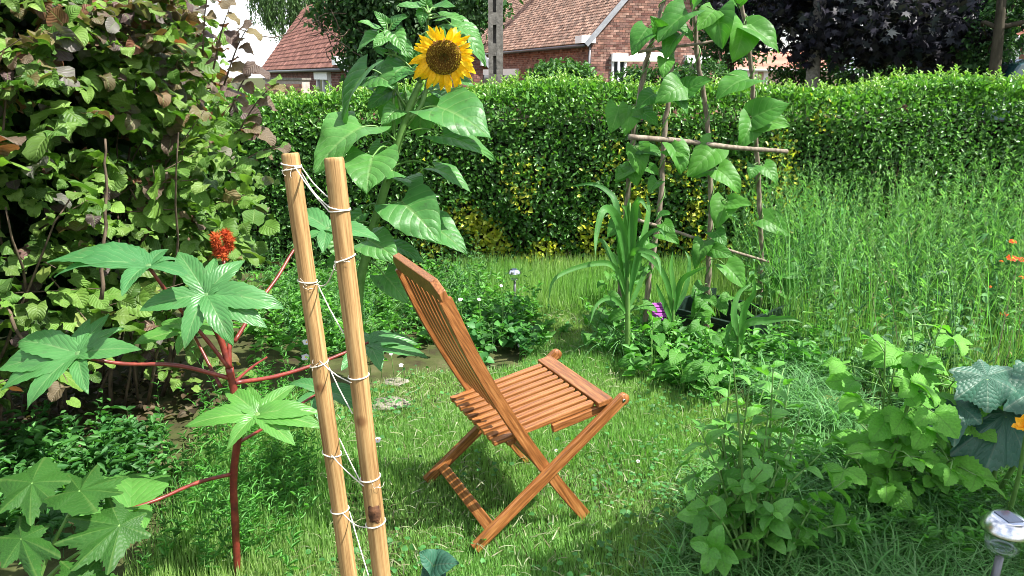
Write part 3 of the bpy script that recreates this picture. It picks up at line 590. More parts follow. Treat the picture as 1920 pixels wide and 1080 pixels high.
b = at(1640, 140, 20); tree('shaded_shrub', 'dark shaded evergreen shrub filling the space under the purple maple', (b.x, b.y, 0), at(1640, 120, 20), 0.1,
     [cl(1600, 125, 20, (.8, .8, .7)), cl(1700, 110, 20.5, (1.1, 1, .9)), cl(1810, 100, 20, (1.0, .9, 1.1)), cl(1680, 150, 19.5, (1.5, .8, .6)), cl(1850, 130, 20, (.9, .7, .8))], 9000, 0.1, DARK, cat='shrub')
b = at(1485, 150, 17); tree('small_shrub', 'small green shrub beside the grey pole in front of the bungalow', (b.x, b.y, 0), at(1485, 140, 17), 0.05, [cl(1490, 150, 17, (.6, .5, .45)), cl(1555, 140, 17.5, (.5, .5, .5))], 2500, 0.08, GREEN, cat='shrub')
b = at(1052, 165, 9.2); tree('round_shrub', 'round pale green shrub rising above the hedge below the brick gable', (b.x, b.y, 0), at(1052, 155, 9.2), 0.05, [cl(1052, 165, 9.2, (.42, .4, .3)), cl(1030, 150, 9.2, (.25, .3, .17)), cl(1078, 148, 9.2, (.24, .3, .16))], 6000, 0.06, ((0.07, 0.14, 0.03), (0.1, 0.18, 0.045), (0.05, 0.1, 0.025)), spread=.3, cat='shrub')
b = at(1245, 165, 13); tree('clipped_shrub', 'dark clipped shrub in front of the gable window', (b.x, b.y, 0), at(1245, 160, 13), 0.05, [cl(1185, 160, 13, (.35, .4, .3)), cl(1250, 155, 13, (.7, .4, .3)), cl(1320, 152, 13, (.6, .4, .35))], 5000, 0.06, GREEN, cat='shrub', spread=.25)
b = at(1380, 110, 22); tree('far_tree', 'green leafed tree behind the bean poles and left of the purple maple', (b.x, b.y, 0), at(1370, 40, 22), 0.16, [cl(1360, 20, 22, (1.0, 1, 1)), cl(1350, 90, 22, (.7, .8, .7)), cl(1400, 60, 22, (.8, .8, .9)), cl(1380, -50, 22, (1.6, 1.4, 1.2))], 5000, 0.13, DARK)

# tree to the right of the camera that shades the near corner
tree('apple_tree', 'apple tree beside the viewer outside the right edge', (4.2, 2.3, 0), (4.0, 2.2, 1.9), 0.1,
     [((2.4, 1.5, 2.75), (.4, .25, .25)), ((1.95, 1.3, 2.8), (.35, .22, .2)), ((3.1, 1.6, 2.9), (.6, .35, .35)), ((3.9, 1.35, 3.1), (.7, .5, .5)), ((4.6, 1.9, 3.4), (.8, .6, .6)), ((3.6, 1.4, 2.8), (.9, .6, .5)), ((2.7, 1.3, 2.8), (.7, .4, .4))], 8000, 0.085, GREEN, width=.62, limbs=10)

# ================================================================== HEDGE
HX0, HX1, HF, HB = -5.2, 6.4, 6.15, 7.15
hd = thing('privet_hedge', (0.5, 6.6, 0), 'clipped green hedge with golden patches running across the garden', 'hedge')
def htop(x): return 1.42 + 0.035 * np.sin(1.7 * x + 1) + 0.03 * np.sin(4.1 * x) + 0.012 * (x)
N = 130000; x = rng.uniform(HX0, HX1, N); s = rng.random(N); th = htop(x); arc = 0.22
front = s < 0.66
z = np.where(front, rng.random(N) ** 0.85 * (th - 0.02), 0); dep = np.where(rng.random(N) < .3, .42 * rng.random(N), rng.exponential(0.055, N))
bulge = 0.07 * (vnoise(x * 1.0, z * 1.0, 5.5, 5) - .5) * 2
zz = np.clip((z - (th - arc)) / arc, 0, 1); yfront = HF + 0.16 * zz ** 2 + dep + bulge - 0.04 * np.sin(z * 3)
yt = rng.uniform(HF + .1, HB, N); ed = np.minimum((yt - HF) / .25, 1); ztop = th - .12 * (1 - ed) ** 2 - rng.exponential(.05, N) + .05 * (vnoise(x, yt, 6, 9) - .3)
pos = np.where(front[:, None], np.stack([x, yfront, z], 1), np.stack([x, yt, ztop], 1))
nrm = np.where(front[:, None], np.array((0, -.75, .55)), np.array((0, -.1, 1))) + rng.normal(size=(N, 3)) * .55
fw = rng.normal(size=(N, 3)) + np.where(front[:, None], np.array((0, -.5, .5)), np.array((0, -.2, 1.3)))
col = colmix(N, ((0.045, 0.12, 0.02), (0.065, 0.16, 0.026), (0.1, 0.21, 0.035)), .22)
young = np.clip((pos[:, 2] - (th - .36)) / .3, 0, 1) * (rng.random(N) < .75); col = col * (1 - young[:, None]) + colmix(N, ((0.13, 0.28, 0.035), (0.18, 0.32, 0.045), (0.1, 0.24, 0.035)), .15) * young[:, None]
gold = np.zeros(N)
for (gx_, gy_, r1, r2, am) in [(930, 470, 150, 90, .75), (1080, 465, 90, 50, .55), (990, 410, 110, 80, .25), (1500, 260, 45, 60, .35), (1500, 420, 70, 70, .25), (1250, 420, 130, 90, .6), (1215, 300, 60, 60, .4), (840, 400, 70, 50, .15), (940, 190, 30, 20, .15), (1430, 340, 60, 60, .4)]:
    p = at(gx_, gy_, HF); rx = r1 * HF / FPX; rz = r2 * HF / FPX
    d2 = ((pos[:, 0] - p.x) / rx) ** 2 + ((pos[:, 2] - p.z) / rz) ** 2; gold = np.maximum(gold, am * np.exp(-d2))
gold = 1.5 * gold * np.clip(vnoise(pos[:, 0], pos[:, 2], 10, 21) * 6 - 2.5, 0.015, 1.5)
g = rng.random(N) < gold; col[g] = colmix(g.sum(), ((0.55, 0.48, 0.03), (0.42, 0.42, 0.05), (0.6, 0.55, 0.08)), .12)
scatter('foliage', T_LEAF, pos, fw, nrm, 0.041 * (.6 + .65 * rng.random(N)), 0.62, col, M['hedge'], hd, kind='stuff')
# upright young shoots along the top
ns = 1500; sx = rng.uniform(HX0, HX1, ns); sy = rng.uniform(HF + .15, HB, ns); K = 9; tt = np.linspace(0, 1, K)[None] ; hh = .05 + .09 * rng.random((ns, 1)) ** 2
pos = np.stack([np.repeat(sx[:, None], K, 1) + (rng.normal(size=(ns, 1)) * .3) * tt * hh, np.repeat(sy[:, None], K, 1), (htop(sx) - .03)[:, None] + tt * hh], -1).reshape(-1, 3); N2 = len(pos)
an = rng.uniform(0, 6.28, N2); fw = np.stack([np.cos(an), np.sin(an), np.full(N2, .9)], 1)
scatter('young_shoots', T_LEAF, pos, fw, np.array((0, -.3, 1.)) + .3 * rng.normal(size=(N2, 3)), 0.034, .45, colmix(N2, ((0.2, 0.32, 0.04), (0.15, 0.27, 0.04), (0.24, 0.34, 0.06))), M['hedge'], hd, kind='stuff')
MB().bx(HX0 + .1, HX1 - .1, HF + .45, HB - .25, 0.0, 1.17).build('shade_core', M['dark'], hd, smooth=False)  # solid dark box added to stand for the shaded hedge interior
for k in range(46):
    xx = HX0 + (HX1 - HX0) * (k + rnd.random()) / 46; MB().tube(limb_path((xx, HF + .16 + rnd.random() * .1, 0), (rnd.uniform(-.3, .3), 0, 1), .9, 5, .1), [.016, .014, .012, .01, .008, .005], 6).build('stem', M['stem_brown'], hd)

# ================================================================== LAWN CHAIR
hdg = 0.437; CF = Vector((math.cos(hdg), math.sin(hdg), 0)); CN = Vector((math.sin(hdg), -math.cos(hdg), 0)); CO = Vector((0.0, 2.63, 0)); UP = Vector((0, 0, 1))
def CP(s, n, h): return CO + CF * s + CN * n + UP * h
chair = thing('folding_chair', CO, 'reddish brown slatted wooden folding chair on the lawn', 'chair')
WL, WS = 0.5, 0.458
def beam(name, p0, p1, side, wd, th, parent=chair, bev=0.003, mat='teak'):
    """bar from p0 to p1; wd across `side`, th across the third axis"""
    p0, p1 = Vector(p0), Vector(p1); d = (p1 - p0); L = d.length; d.normalize(); s = Vector(side); s = (s - d * s.dot(d)).normalized(); n = d.cross(s)
    me = MB().box((0, 0, 0), (1, 0, 0), (0, 1, 0), (0, 0, 1), wd / 2, th / 2, L / 2).mesh(name, M[mat], False); bevel_mesh(me, bev, 2)
    F = Matrix((s, n, d)).transposed().to_4x4(); return obj(name, me, parent, Matrix.Translation((p0 + p1) / 2) @ F)
def sweep(name, pts, nn, wd, th, parent=chair):
    """rectangular section along a curve in the plane whose normal is nn (th along nn)"""
    pts = [Vector(p) for p in pts]; v = []; f = []; uv = []
    for i, p in enumerate(pts):
        t_ = (pts[min(i + 1, len(pts) - 1)] - pts[max(i - 1, 0)]).normalized(); s = t_.cross(nn).normalized()
        v += [p + s * (a * wd / 2) + nn * (b_ * th / 2) for a, b_ in ((-1, -1), (1, -1), (1, 1), (-1, 1))]
    for i in range(len(pts) - 1):
        for k in range(4): a = i * 4 + k; b_ = i * 4 + (k + 1) % 4; f.append((a, b_, b_ + 4, a + 4))
    f += [(3, 2, 1, 0), tuple(range(4 * len(pts) - 4, 4 * len(pts)))]
    me = MB().add(v, f).mesh(name, M['teak'], False)
    b_ = bmesh.new(); b_.from_mesh(me); ed = [e for e in b_.edges if len(e.link_faces) == 2 and e.calc_face_angle(0) > 0.9]; bmesh.ops.bevel(b_, geom=ed, offset=0.0025, segments=2, affect='EDGES'); bmesh.ops.recalc_face_normals(b_, faces=b_.faces[:]); 
    zz_ = (pts[-1] - pts[0]).normalized(); nn2 = (Vector(nn) - zz_ * zz_.dot(Vector(nn))).normalized(); Fm = Matrix.Translation(pts[0]) @ Matrix((nn2, zz_.cross(nn2), zz_)).transposed().to_4x4()
    b_.transform(Fm.inverted()); b_.to_mesh(me); b_.free(); return obj(name, me, parent, Fm)
stile_sh = [(0.187, 0.0), (0.097, 0.12), (0.013, 0.24), (-0.065, 0.36), (-0.137, 0.48), (-0.203, 0.60), (-0.263, 0.72), (-0.335, 0.885)]
for sg in (1, -1):
    leg = beam('leg', CP(-.258, sg * WL / 2, 0.0), CP(.318, sg * WL / 2, .448), CF.cross(UP).cross((CF * .576 + UP * .448).normalized()), 0.042, 0.02)
    dleg = (CF * .576 + UP * .448).normalized(); cpt = CP(.307, sg * WL / 2, .436)
    MB().lathe([(0.0, -.0099), (.0215, -.0099), (.0225, -.008), (.0225, .008), (.0215, .0099), (0, .0099)], cpt + dleg * .012, 20, CN).build('leg_end', M['teak'], leg)
    MB().lathe([(0, .0), (.006, .0), (.006, .002), (.003, .0025), (0, .002)], cpt + CN * sg * .0105 + dleg * .01, 12, CN * sg).build('bolt', M['steel'], leg)
    st = sweep('stile', spline([CP(s, sg * (WS / 2), h) for s, h in stile_sh], 4), CN, 0.043, 0.021)
    for hh_ in (0.2, 0.235):
        MB().lathe([(0, 0), (.004, 0), (.004, .0015), (0, .0015)], CP(.027, sg * (WS / 2 + .0105), .222) + (UP * (hh_ - .22)), 10, CN * sg).build('screw', M['steel'], st)
iw = WS / 2 - 0.013
# top rail: a board with cut corners
d_ = (CP(-.335, 0, .885) - CP(-.285, 0, .77)).normalized(); fo = CN.cross(d_).normalized()
prof = [(-.238, -.005), (-.238, .03), (-.20, .062), (.20, .062), (.238, .03), (.238, -.005)]; O_ = CP(-.335, 0, .885)
v = [O_ + CN * a + d_ * b_ + fo * e for e in (-.013, .013) for a, b_ in prof]; n6 = len(prof)
me = MB().add(v, [tuple(range(n6))[::-1], tuple(range(n6, 2 * n6))] + [(i, (i + 1) % n6, (i + 1) % n6 + n6, i + n6) for i in range(n6)]).mesh('top_rail', M['teak'], False); obj('top_rail', bevel_mesh(me, .003, 2), chair)
# back slats following the curve
for k in range(8):
    nn_ = -iw + .028 + (2 * iw - .056) * k / 7
    sweep('back_slat', spline([CP(s, nn_, h) for s, h in [(-.102, .42), (-.137, .48), (-.203, .60), (-.263, .72), (-.335, .885)]], 4), CN, 0.014, 0.026)
# seat slats, battens and front board
sr, hr_, sf, hf_ = -.165, .352, .285, .437
slope = Vector((sf - sr, hf_ - hr_, 0)).normalized(); sdir = (CF * slope.x + UP * slope.y); snor = (-CF * slope.y + UP * slope.x)
for k in range(10):
    nn_ = -iw + .018 + (2 * iw - .036) * k / 9
    beam('seat_slat', CP(sr, nn_, hr_) , CP(sf - .062, nn_, hr_ + (hf_ - hr_) * (sf - .062 - sr) / (sf - sr)), CN, 0.026, 0.019)
c0 = CP(sf - .03, 0, hf_ - .004) + snor * .002
beam('front_board', c0 - CN * (WL / 2 - .013), c0 + CN * (WL / 2 - .013), sdir, 0.06, 0.021)
for s_ in (-.10, .14):
    p = CP(s_, 0, hr_ + (hf_ - hr_) * (s_ - sr) / (sf - sr)) - snor * .021; beam('batten', p - CN * (iw - .01), p + CN * (iw - .01), sdir, .035, .02)
for sg in (1, -1): beam('seat_rail', CP(.05, sg * (iw - .004), .392) - snor * .026, CP(.27, sg * (iw - .004), .434) - snor * .026, snor, .03, .018)
beam('stretcher', CP(-.19, -WL / 2 + .011, .052) , CP(-.19, WL / 2 - .011, .052), CF * .79 + UP * .61, .04, .02)
beam('stretcher', CP(.066, -iw, .165), CP(.066, iw, .165), CF * -.58 + UP * .81, .05, .02)
beam('stretcher', CP(-.01, -iw, .275), CP(-.01, iw, .275), CF * -.58 + UP * .81, .055, .02)

# ================================================================== STAKES AND STRING
def stake(label, p0, p1, Y0, Y1, rad):
    a = at(*p0, Y0); b_ = at(*p1, Y1); d = (b_ - a); bot = a + d * ((a.z + .02) / (a.z - b_.z)); L = (bot - a).length
    t = thing('garden_stake', (bot.x, bot.y, 0), label, 'stake', 'wooden stakes tied with string')
    q = Matrix((*[Vector(x_) for x_ in zip(*[(0, 0, 0)] * 3)],)) if False else None
    mb = MB(); n = 28; r_ = random.Random(L); prof = [(0, L), (rad * .86, L), (rad * .97, L - .003), (rad, L - .009)] + [(rad * (1 + .012 * r_.uniform(-1, 1)), L - .009 - (L - .05) * k / 24) for k in range(1, 25)] + [(rad * .98, .03), (rad * .2, 0)]
    mb.lathe(prof[::-1], (0, 0, 0), n); mb.v = [(x_ + .0011 * math.sin(3.1 * z_ / L + L) + .0004 * math.sin(17 * z_), y_ + .0006 * math.sin(5 * z_ / L), z_) for x_, y_, z_ in mb.v]; me = mb.mesh('shaft', M['pine']); F = (a - bot).normalized().to_track_quat('Z', 'Y').to_matrix().to_4x4()
    obj('shaft', me, t, Matrix.Translation(bot) @ F); return t, a, bot
s1, s1a, s1b = stake('thinner left wooden stake, the one nearer the red castor flower', (543, 287), (655, 1080), 1.70, 1.62, .0195)
s2, s2a, s2b = stake('thicker right wooden stake with a dark knot near the bottom', (625, 295), (716, 1080), 1.52, 1.45, .0195)
kn = at(704, 957, 1.46); kd = (Vector((0, 0, EYE)) - kn).normalized(); kc = s2b + (s2a - s2b) * ((kn - s2b).dot((s2a - s2b).normalized()) / (s2a - s2b).length)
km = MB(); 
for i in range(9):
    for j in range(9):
        a = R(-38 + 76 * i / 8); hh = -.02 + .04 * j / 8; e = 1 - min(1, ((i - 4) / 4.2) ** 2 + ((j - 4) / 4.2) ** 2); sd_ = (s2a - s2b).normalized(); fx = (kd - sd_ * kd.dot(sd_)).normalized(); fy = sd_.cross(fx)
        rr = .0185 + .005 * max(0, e) ** .5 + rnd.uniform(0, .0025); km.v.append(tuple(kc + fx * rr * math.cos(a) + fy * rr * math.sin(a) + sd_ * (hh + rnd.uniform(-.003, .003)))); km.uv.append((0, 0))
km.f = [(i * 9 + j, i * 9 + 9 + j, i * 9 + 10 + j, i * 9 + j + 1) for i in range(8) for j in range(8)]
M['knot'] = solid('wood_knot', [(0.35, (0.03, 0.012, 0.006)), (0.7, (0.14, 0.06, 0.025))], 60, 0.8, 0.3, 0.9, 0.004); km.build('knot', M['knot'], s2)
ax1 = lambda py: s1b + (s1a - s1b) * ((at(543, py, 1.66).z - s1b.z) / (s1a.z - s1b.z))
ax2 = lambda py: s2b + (s2a - s2b) * ((at(640, py, 1.49).z - s2b.z) / (s2a.z - s2b.z))
string = thing('garden_string', s1b.lerp(s2b, .5), 'thin white string looped and zigzagged between the two stakes', 'string')
RS = .0212; TW = .0016
def loop(axf, py, tilt, a0=0, a1=360):
    c = axf(py); sdv = (s1a - s1b).normalized(); pts = []
    for k in range(25):
        a = R(a0 + (a1 - a0) * k / 24); pts.append(c + Vector((math.cos(a) * RS, math.sin(a) * RS, 0)) + sdv * (tilt * math.cos(a)))
    MB().tube(pts, TW, 6, False).build('strand', M['twine'], string)
def seg(f0, y0, a0, f1, y1, a1, sag=.006):
    p = f0(y0) + Vector((math.cos(R(a0)), math.sin(R(a0)), 0)) * RS; q = f1(y1) + Vector((math.cos(R(a1)), math.sin(R(a1)), 0)) * RS
    pts = [p.lerp(q, k / 10) + Vector((0, 0, -sag * math.sin(math.pi * k / 10) + rnd.uniform(-.0006, .0006))) for k in range(11)]
    MB().tube(pts, TW * .9, 6).build('strand', M['twine'], string)
loop(ax1, 312, -.003); loop(ax1, 320, .004); loop(ax2, 393, -.004); loop(ax2, 397, .002); loop(ax2, 487, .007); loop(ax1, 530, -.002); loop(ax2, 703, .002); loop(ax1, 682, .006); loop(ax2, 885, .003); loop(ax1, 843, -.004); loop(ax2, 965, .004); loop(ax1, 944, .002)
seg(ax1, 312, -60, ax2, 397, 200); seg(ax1, 318, 20, ax2, 375, 160); seg(ax1, 320, 60, ax2, 390, 180, .012); seg(ax1, 535, -20, ax2, 497, 215, .02); seg(ax1, 540, 20, ax2, 625, 180, .004)
seg(ax1, 672, -70, ax2, 710, 230, .006); seg(ax1, 690, 0, ax2, 770, 190, .004); seg(ax1, 840, -80, ax2, 893, 235, .004); seg(ax1, 820, 20, ax2, 890, 200, .003); seg(ax1, 944, -60, ax2, 968, 220, .01); seg(ax1, 950, 10, ax2, 1085, 200, .003)
# frayed ends
for (fx_, py) in ((ax1, 318), (ax1, 676), (ax2, 490), (ax2, 893), (ax1, 535)):
    for k in range(3):
        p = fx_(py) + Vector((rnd.uniform(-.01, .02), -RS, 0)); MB().tube(limb_path(p, (rnd.uniform(-1, 1), -.3, rnd.uniform(-1, .6)), .025, 5, .5, 0), .0005, 4).build('strand', M['twine'], string)

# ================================================================== SUNFLOWER
SY = 3.78; sb = G(672, 600); sb = Vector((at(672, 600, SY).x, SY, 0)); 
sf_ = thing('sunflower', sb, 'tall sunflower with a drooping yellow head and broad leaves', 'flower')
sp = [sb, at(672, 560, SY), at(690, 465, SY), at(712, 385, SY), at(738, 300, SY), at(752, 250, SY), at(770, 195, SY), at(788, 155, SY)]
MB().tube(spline(sp, 5), [.026 - .011 * i / 35 for i in range(36)], 10).build('stem', M['stem_green'], sf_)
def twig(pts, r0, r1, parent, mat='stem_green', name='branch', n=7):
    P = spline(pts, 5); return MB().tube(P, [r0 + (r1 - r0) * i / (len(P) - 1) for i in range(len(P))], n).build(name, M[mat], parent)
hc = at(832, 108, SY - .06)
twig([at(760, 225, SY), at(785, 205, SY), at(800, 165, SY + .02), at(822, 75, SY + .06), at(836, 70, SY + .05), hc + Vector((0, .03, .02))], .011, .012, sf_)
twig([at(742, 290, SY), at(738, 220, SY), at(738, 170, SY)], .009, .007, sf_); twig([at(758, 235, SY), at(735, 120, SY + .02), at(728, 75, SY + .02)], .009, .006, sf_)
twig([at(788, 155, SY), at(800, 60, SY + .05), at(803, 25, SY + .05)], .009, .006, sf_)
# head
hn = Vector((0.16, -0.90, -0.32)).normalized(); hq = hn.to_track_quat('Z', 'Y'); HR = .082
mb = MB(); mb.lathe([(0, -.012), (HR * .35, -.004), (HR * .7, .006), (HR, .0), (HR * 1.04, -.018), (HR * .7, -.04), (0.02, -.05)], hc, 32, hn)
M['disc'] = solid('seed_disc', [(0.3, (0.1, 0.045, 0.014)), (0.7, (0.24, 0.12, 0.03))], 90, 0.9, 0.1, 0.8, 0.004); mb.build('disc', M['disc'], sf_)
NF = 620; k = np.arange(NF); rr = HR * np.sqrt((k + .5) / NF); aa = k * 2.399963
base = np.stack([rr * np.cos(aa), rr * np.sin(aa), -.010 + .016 * np.sin(rr / HR * 2.6)], 1); Q = np.array(hq.to_matrix()); pos = base @ Q.T + np.array(hc)
ring = rr / HR; cF = np.where(ring[:, None] < .28, colmix(NF, ((0.12, 0.11, 0.02), (0.18, 0.14, 0.03))), np.where(ring[:, None] < .72, colmix(NF, ((0.36, 0.17, 0.03), (0.5, 0.27, 0.05))), colmix(NF, ((0.6, 0.34, 0.04), (0.42, 0.2, 0.03), (0.75, 0.48, 0.05)))))
scatter('florets', T_BLADE, pos, np.array(hn) + .25 * rng.normal(size=(NF, 3)), rng.normal(size=(NF, 3)), .012, .4, cF, M['herb'], sf_, kind='stuff')
petm = [leafmesh('petal', M['petal'], L=1, Wd=.27, shape='petal', nv=8, nu=2, fold=.2, droop=dr, wave=.12, seed=i, side=sd2_) for i, (dr, sd2_) in enumerate([(.3, .1), (.6, -.1), (.9, .15), (.1, -.15), (-.4, .1)])]
for ring_, cnt, rr_, ln_, tilt in ((0, 34, HR * .93, .082, .1), (1, 30, HR * .97, .075, -.25)):
    for k in range(cnt):
        a = 2 * math.pi * (k + .5 * ring_) / cnt + rnd.uniform(-.06, .06); rad = hq @ Vector((math.cos(a), math.sin(a), 0)); base = hc + rad * rr_ - hn * .006 * (1 + ring_)
        f_ = (rad + hn * (tilt + rnd.uniform(-.3, .25)) + Vector((0, 0, -.32)) + rad.cross(hn) * rnd.uniform(-.3, .3))
        obj('petal', petm[rnd.randrange(5)], sf_, leafmat4(base, f_, hn + rad * .2, ln_ * rnd.uniform(.75, 1.2) * (1.1 if rad.z < 0 else .9)))
sepm = leafmesh('sepal', M['bean'], L=1, Wd=.4, shape='lance', nv=6, nu=1, droop=-.6)
for k in range(16):
    a = 2 * math.pi * k / 16; rad = hq @ Vector((math.cos(a), math.sin(a), 0)); obj('sepal', sepm, sf_, leafmat4(hc + rad * HR * .9 - hn * .025, rad * .9 - hn * .8 + UP * .3, -hn, .07))
# leaves: petiole start, leaf base, tip (pixels), width ratio, facing, depths
FACE = Vector((0, -.75, .65))
def big_leaf(parent, mat, pet, base, tip, wr, nrm, Yb, Yt, stem='stem_green', pr=.0045, seed=None, shape='heart', droop=.5, wave=.06, teeth=0.0, fold=.16, sub=True, nv=12, nu=4, Yp=None):
    B, T_ = at(*base, Yb), at(*tip, Yt); mb = MB(); leaf_between(mb, B, T_, Vector(nrm), wr, shape=shape, nv=nv, nu=nu, droop=droop, wave=wave, teeth=teeth, fold=fold, seed=seed if seed is not None else rnd.randrange(9999))
    lf = mb.build('leaf', M[mat], parent)
    if pet:
        P0 = at(*pet, Yp or SY); mid = P0.lerp(B, .55) + Vector((0, 0, .04 * (P0 - B).length * 4)); P = spline([P0, mid, B, B.lerp(T_, .08)], 4); MB().tube(P, [pr * (1.15 - .4 * i / (len(P) - 1)) for i in range(len(P))], 6).build('petiole', M[stem], lf)
    return lf
SL = [((745, 285), (690, 240), (585, 330), .95, (-.35, -.55, .75), -.15, -.3), ((738, 300), (738, 335), (650, 300), .0, None, 0, 0),
      ((745, 270), (760, 330), (762, 330), 0, None, 0, 0)]
SL = [
 ((747, 268), (680, 238), (590, 325), 1.0, (-.3, -.6, .75), -.12, -.30), ((742, 290), (700, 292), (688, 365), 1.25, (-.1, -.75, .65), -.25, -.38),
 ((725, 345), (735, 320), (672, 352), .9, (-.1, -.6, .8), -.2, -.3),
 ((760, 240), (818, 200), (922, 262), .95, (.25, -.65, .7), -.08, -.2), ((750, 255), (830, 255), (928, 305), .55, (.15, -.45, .85), -.06, -.2),
 ((730, 315), (815, 316), (884, 362), .6, (.1, -.3, .9), -.05, -.1), ((722, 350), (758, 335), (790, 355), 1.1, (0, -.2, 1), .0, -.1),
 ((700, 430), (752, 378), (826, 455), 1.0, (.1, -.75, .6), -.15, -.25), ((705, 420), (800, 420), (874, 478), .8, (.3, -.6, .7), -.1, -.2),
 ((690, 470), (690, 450), (748, 490), .9, (0, -.7, .7), -.2, -.3), ((690, 470), (735, 460), (798, 495), .5, (.1, -.4, .8), 0, -.05), ((685, 490), (720, 515), (765, 570), .75, (.2, -.8, .5), -.05, -.12),
 ((765, 205), (690, 128), (640, 250), .62, (-.7, -.5, .5), -.05, -.1), ((765, 205), (700, 140), (745, 165), 1.0, (0, -.8, .5), .0, -.1), ((770, 200), (700, 165), (660, 155), .8, (-.2, -.4, .8), .1, .1),
 ((760, 215), (765, 185), (720, 260), 1.0, (-.3, .3, .9), .15, .2), ((765, 210), (790, 185), (785, 258), 1.0, (.2, -.5, .6), .08, .1), ((775, 200), (810, 165), (845, 205), .9, (.3, -.4, .8), .1, .1),
 ((790, 150), (760, 125), (705, 175), .9, (-.2, -.7, .6), .0, -.08), ((790, 150), (720, 100), (700, 90), 1.0, (-.2, -.5, .7), 0, 0),
 ((728, 75), (710, 55), (672, 42), .8, (-.2, -.5, .8), 0, -.05), ((728, 75), (712, 65), (670, 95), .75, (-.3, -.6, .6), 0, -.05), ((728, 75), (722, 70), (700, 90), .8, (0, -.8, .5), -.05, -.1), ((728, 78), (738, 60), (758, 100), .8, (.2, -.8, .5), 0, -.05), ((728, 70), (735, 45), (765, 30), .8, (.1, -.7, .6), 0, 0), ((728, 75), (740, 80), (775, 110), 1, (.2, -.7, .6), .02, 0), ((728, 70), (725, 45), (700, 20), .6, (-.1, -.8, .5), 0, 0),
 ((803, 25), (790, 15), (745, 12), .75, (-.1, -.5, .8), .04, 0), ((803, 25), (795, 20), (790, 50), .9, (-.1, -.8, .4), .02, 0), ((803, 25), (800, 10), (795, -20), .8, (0, -.8, .4), .05, .05), ((803, 25), (815, 15), (855, 12), .75, (.1, -.5, .8), .05, .02), ((803, 30), (825, 32), (870, 40), .8, (.1, -.5, .8), .05, .03), ((803, 35), (845, 45), (903, 75), .8, (.3, -.6, .7), .08, .05), ((800, 60), (870, 60), (908, 125), .75, (.5, -.6, .5), .12, .12), ((800, 60), (778, 90), (765, 130), 1, (-.3, -.8, .4), .05, .03),
 ((690, 450), (640, 465), (600, 425), .8, (-.2, -.5, .7), .1, .1), ((700, 420), (660, 430), (620, 470), .8, (-.2, -.6, .6), .1, .1), ((690, 470), (660, 480), (610, 500), .8, (-.2, -.6, .7), .1, .1),
 ((760, 215), (735, 170), (690, 205), .9, (-.2, -.7, .6), .05, .0), ((758, 225), (745, 205), (715, 235), .9, (0, -.8, .5), -.02, -.08), ((765, 205), (752, 130), (715, 145), .9, (-.2, -.6, .7), .08, .05), ((790, 150), (770, 110), (745, 150), .9, (0, -.7, .6), .06, .02), ((770, 195), (800, 190), (830, 240), 1.0, (.2, -.6, .7), .12, .1), ((775, 190), (850, 175), (880, 190), .8, (.3, -.5, .8), .12, .1), ((790, 150), (860, 150), (890, 165), .9, (.3, -.5, .8), .12, .1), ((728, 90), (745, 120), (750, 150), .9, (.1, -.8, .4), .04, .02), ((745, 280), (715, 270), (695, 300), .9, (-.2, -.6, .7), .08, .05), ((712, 385), (680, 400), (650, 440), .9, (-.3, -.6, .7), .1, .08)]
for (pet, ba, ti, wr, nr, yb, yt_) in SL: big_leaf(sf_, 'sunflower', pet, ba, ti, wr, nr, SY + yb, SY + yt_, teeth=.02)

# ================================================================== CASTOR PLANT
CY = 2.15; cb = Vector((at(445, 1078, CY).x, CY, 0)); cp_ = thing('castor_plant', cb, 'castor plant with red stems, star shaped leaves and a spiky red seed head', 'plant')
def cst(pts, r0, r1, name='stem'):
    P = spline([at(x_, y_, z_) for x_, y_, z_ in pts], 6)
    mb = MB().tube(P, [(r0 + (r1 - r0) * i / (len(P) - 1)) * (1.0 + .10 * (i % 6 == 0)) for i in range(len(P))], 10); return mb.build(name, M['stem_red'], cp_)
P0 = [(446, 1078, CY), (441, 980, CY), (438, 890, CY), (448, 800, CY), (440, 740, CY), (430, 690, CY)]
cst(P0, .0115, .0115); cst([(430, 690, CY), (415, 640, CY), (396, 600, CY - .02), (386, 560, CY - .03)], .010, .0075); cst([(430, 690, CY), (430, 650, CY + .02), (434, 640, CY + .03)], .0075, .006)
cst([(434, 640, CY + .03), (428, 560, CY + .05), (419, 488, CY + .05)], .006, .005)
cst([(434, 710, CY), (330, 685, CY - .06), (230, 682, CY - .1), (150, 668, CY - .14)], .007, .0048, 'petiole'); cst([(440, 718, CY), (520, 705, CY + .12), (600, 680, CY + .25), (690, 643, CY + .4)], .007, .005, 'petiole')
cst([(436, 700, CY), (390, 640, CY - .02), (330, 570, CY - .05), (280, 502, CY - .08)], .006, .005, 'petiole'); cst([(414, 726, CY), (385, 670, CY + .04), (360, 620, CY + .08)], .006, .004, 'petiole')
cst([(440, 640, CY + .02), (480, 575, CY + .15), (520, 520, CY + .25), (556, 463, CY + .35), (600, 430, CY + .42)], .006, .0045, 'petiole'); cst([(438, 888, CY), (370, 905, CY - .1), (300, 935, CY - .2), (243, 955, CY - .25)], .006, .0045, 'petiole')
cst([(448, 805, CY), (470, 790, CY - .03), (484, 780, CY - .06)], .006, .004, 'petiole'); cst([(447, 830, CY), (490, 805, CY + .1), (560, 760, CY + .3), (600, 735, CY + .4)], .005, .004, 'petiole'); cst([(436, 720, CY), (470, 690, CY + .1), (500, 670, CY + .2)], .005, .003, 'petiole')
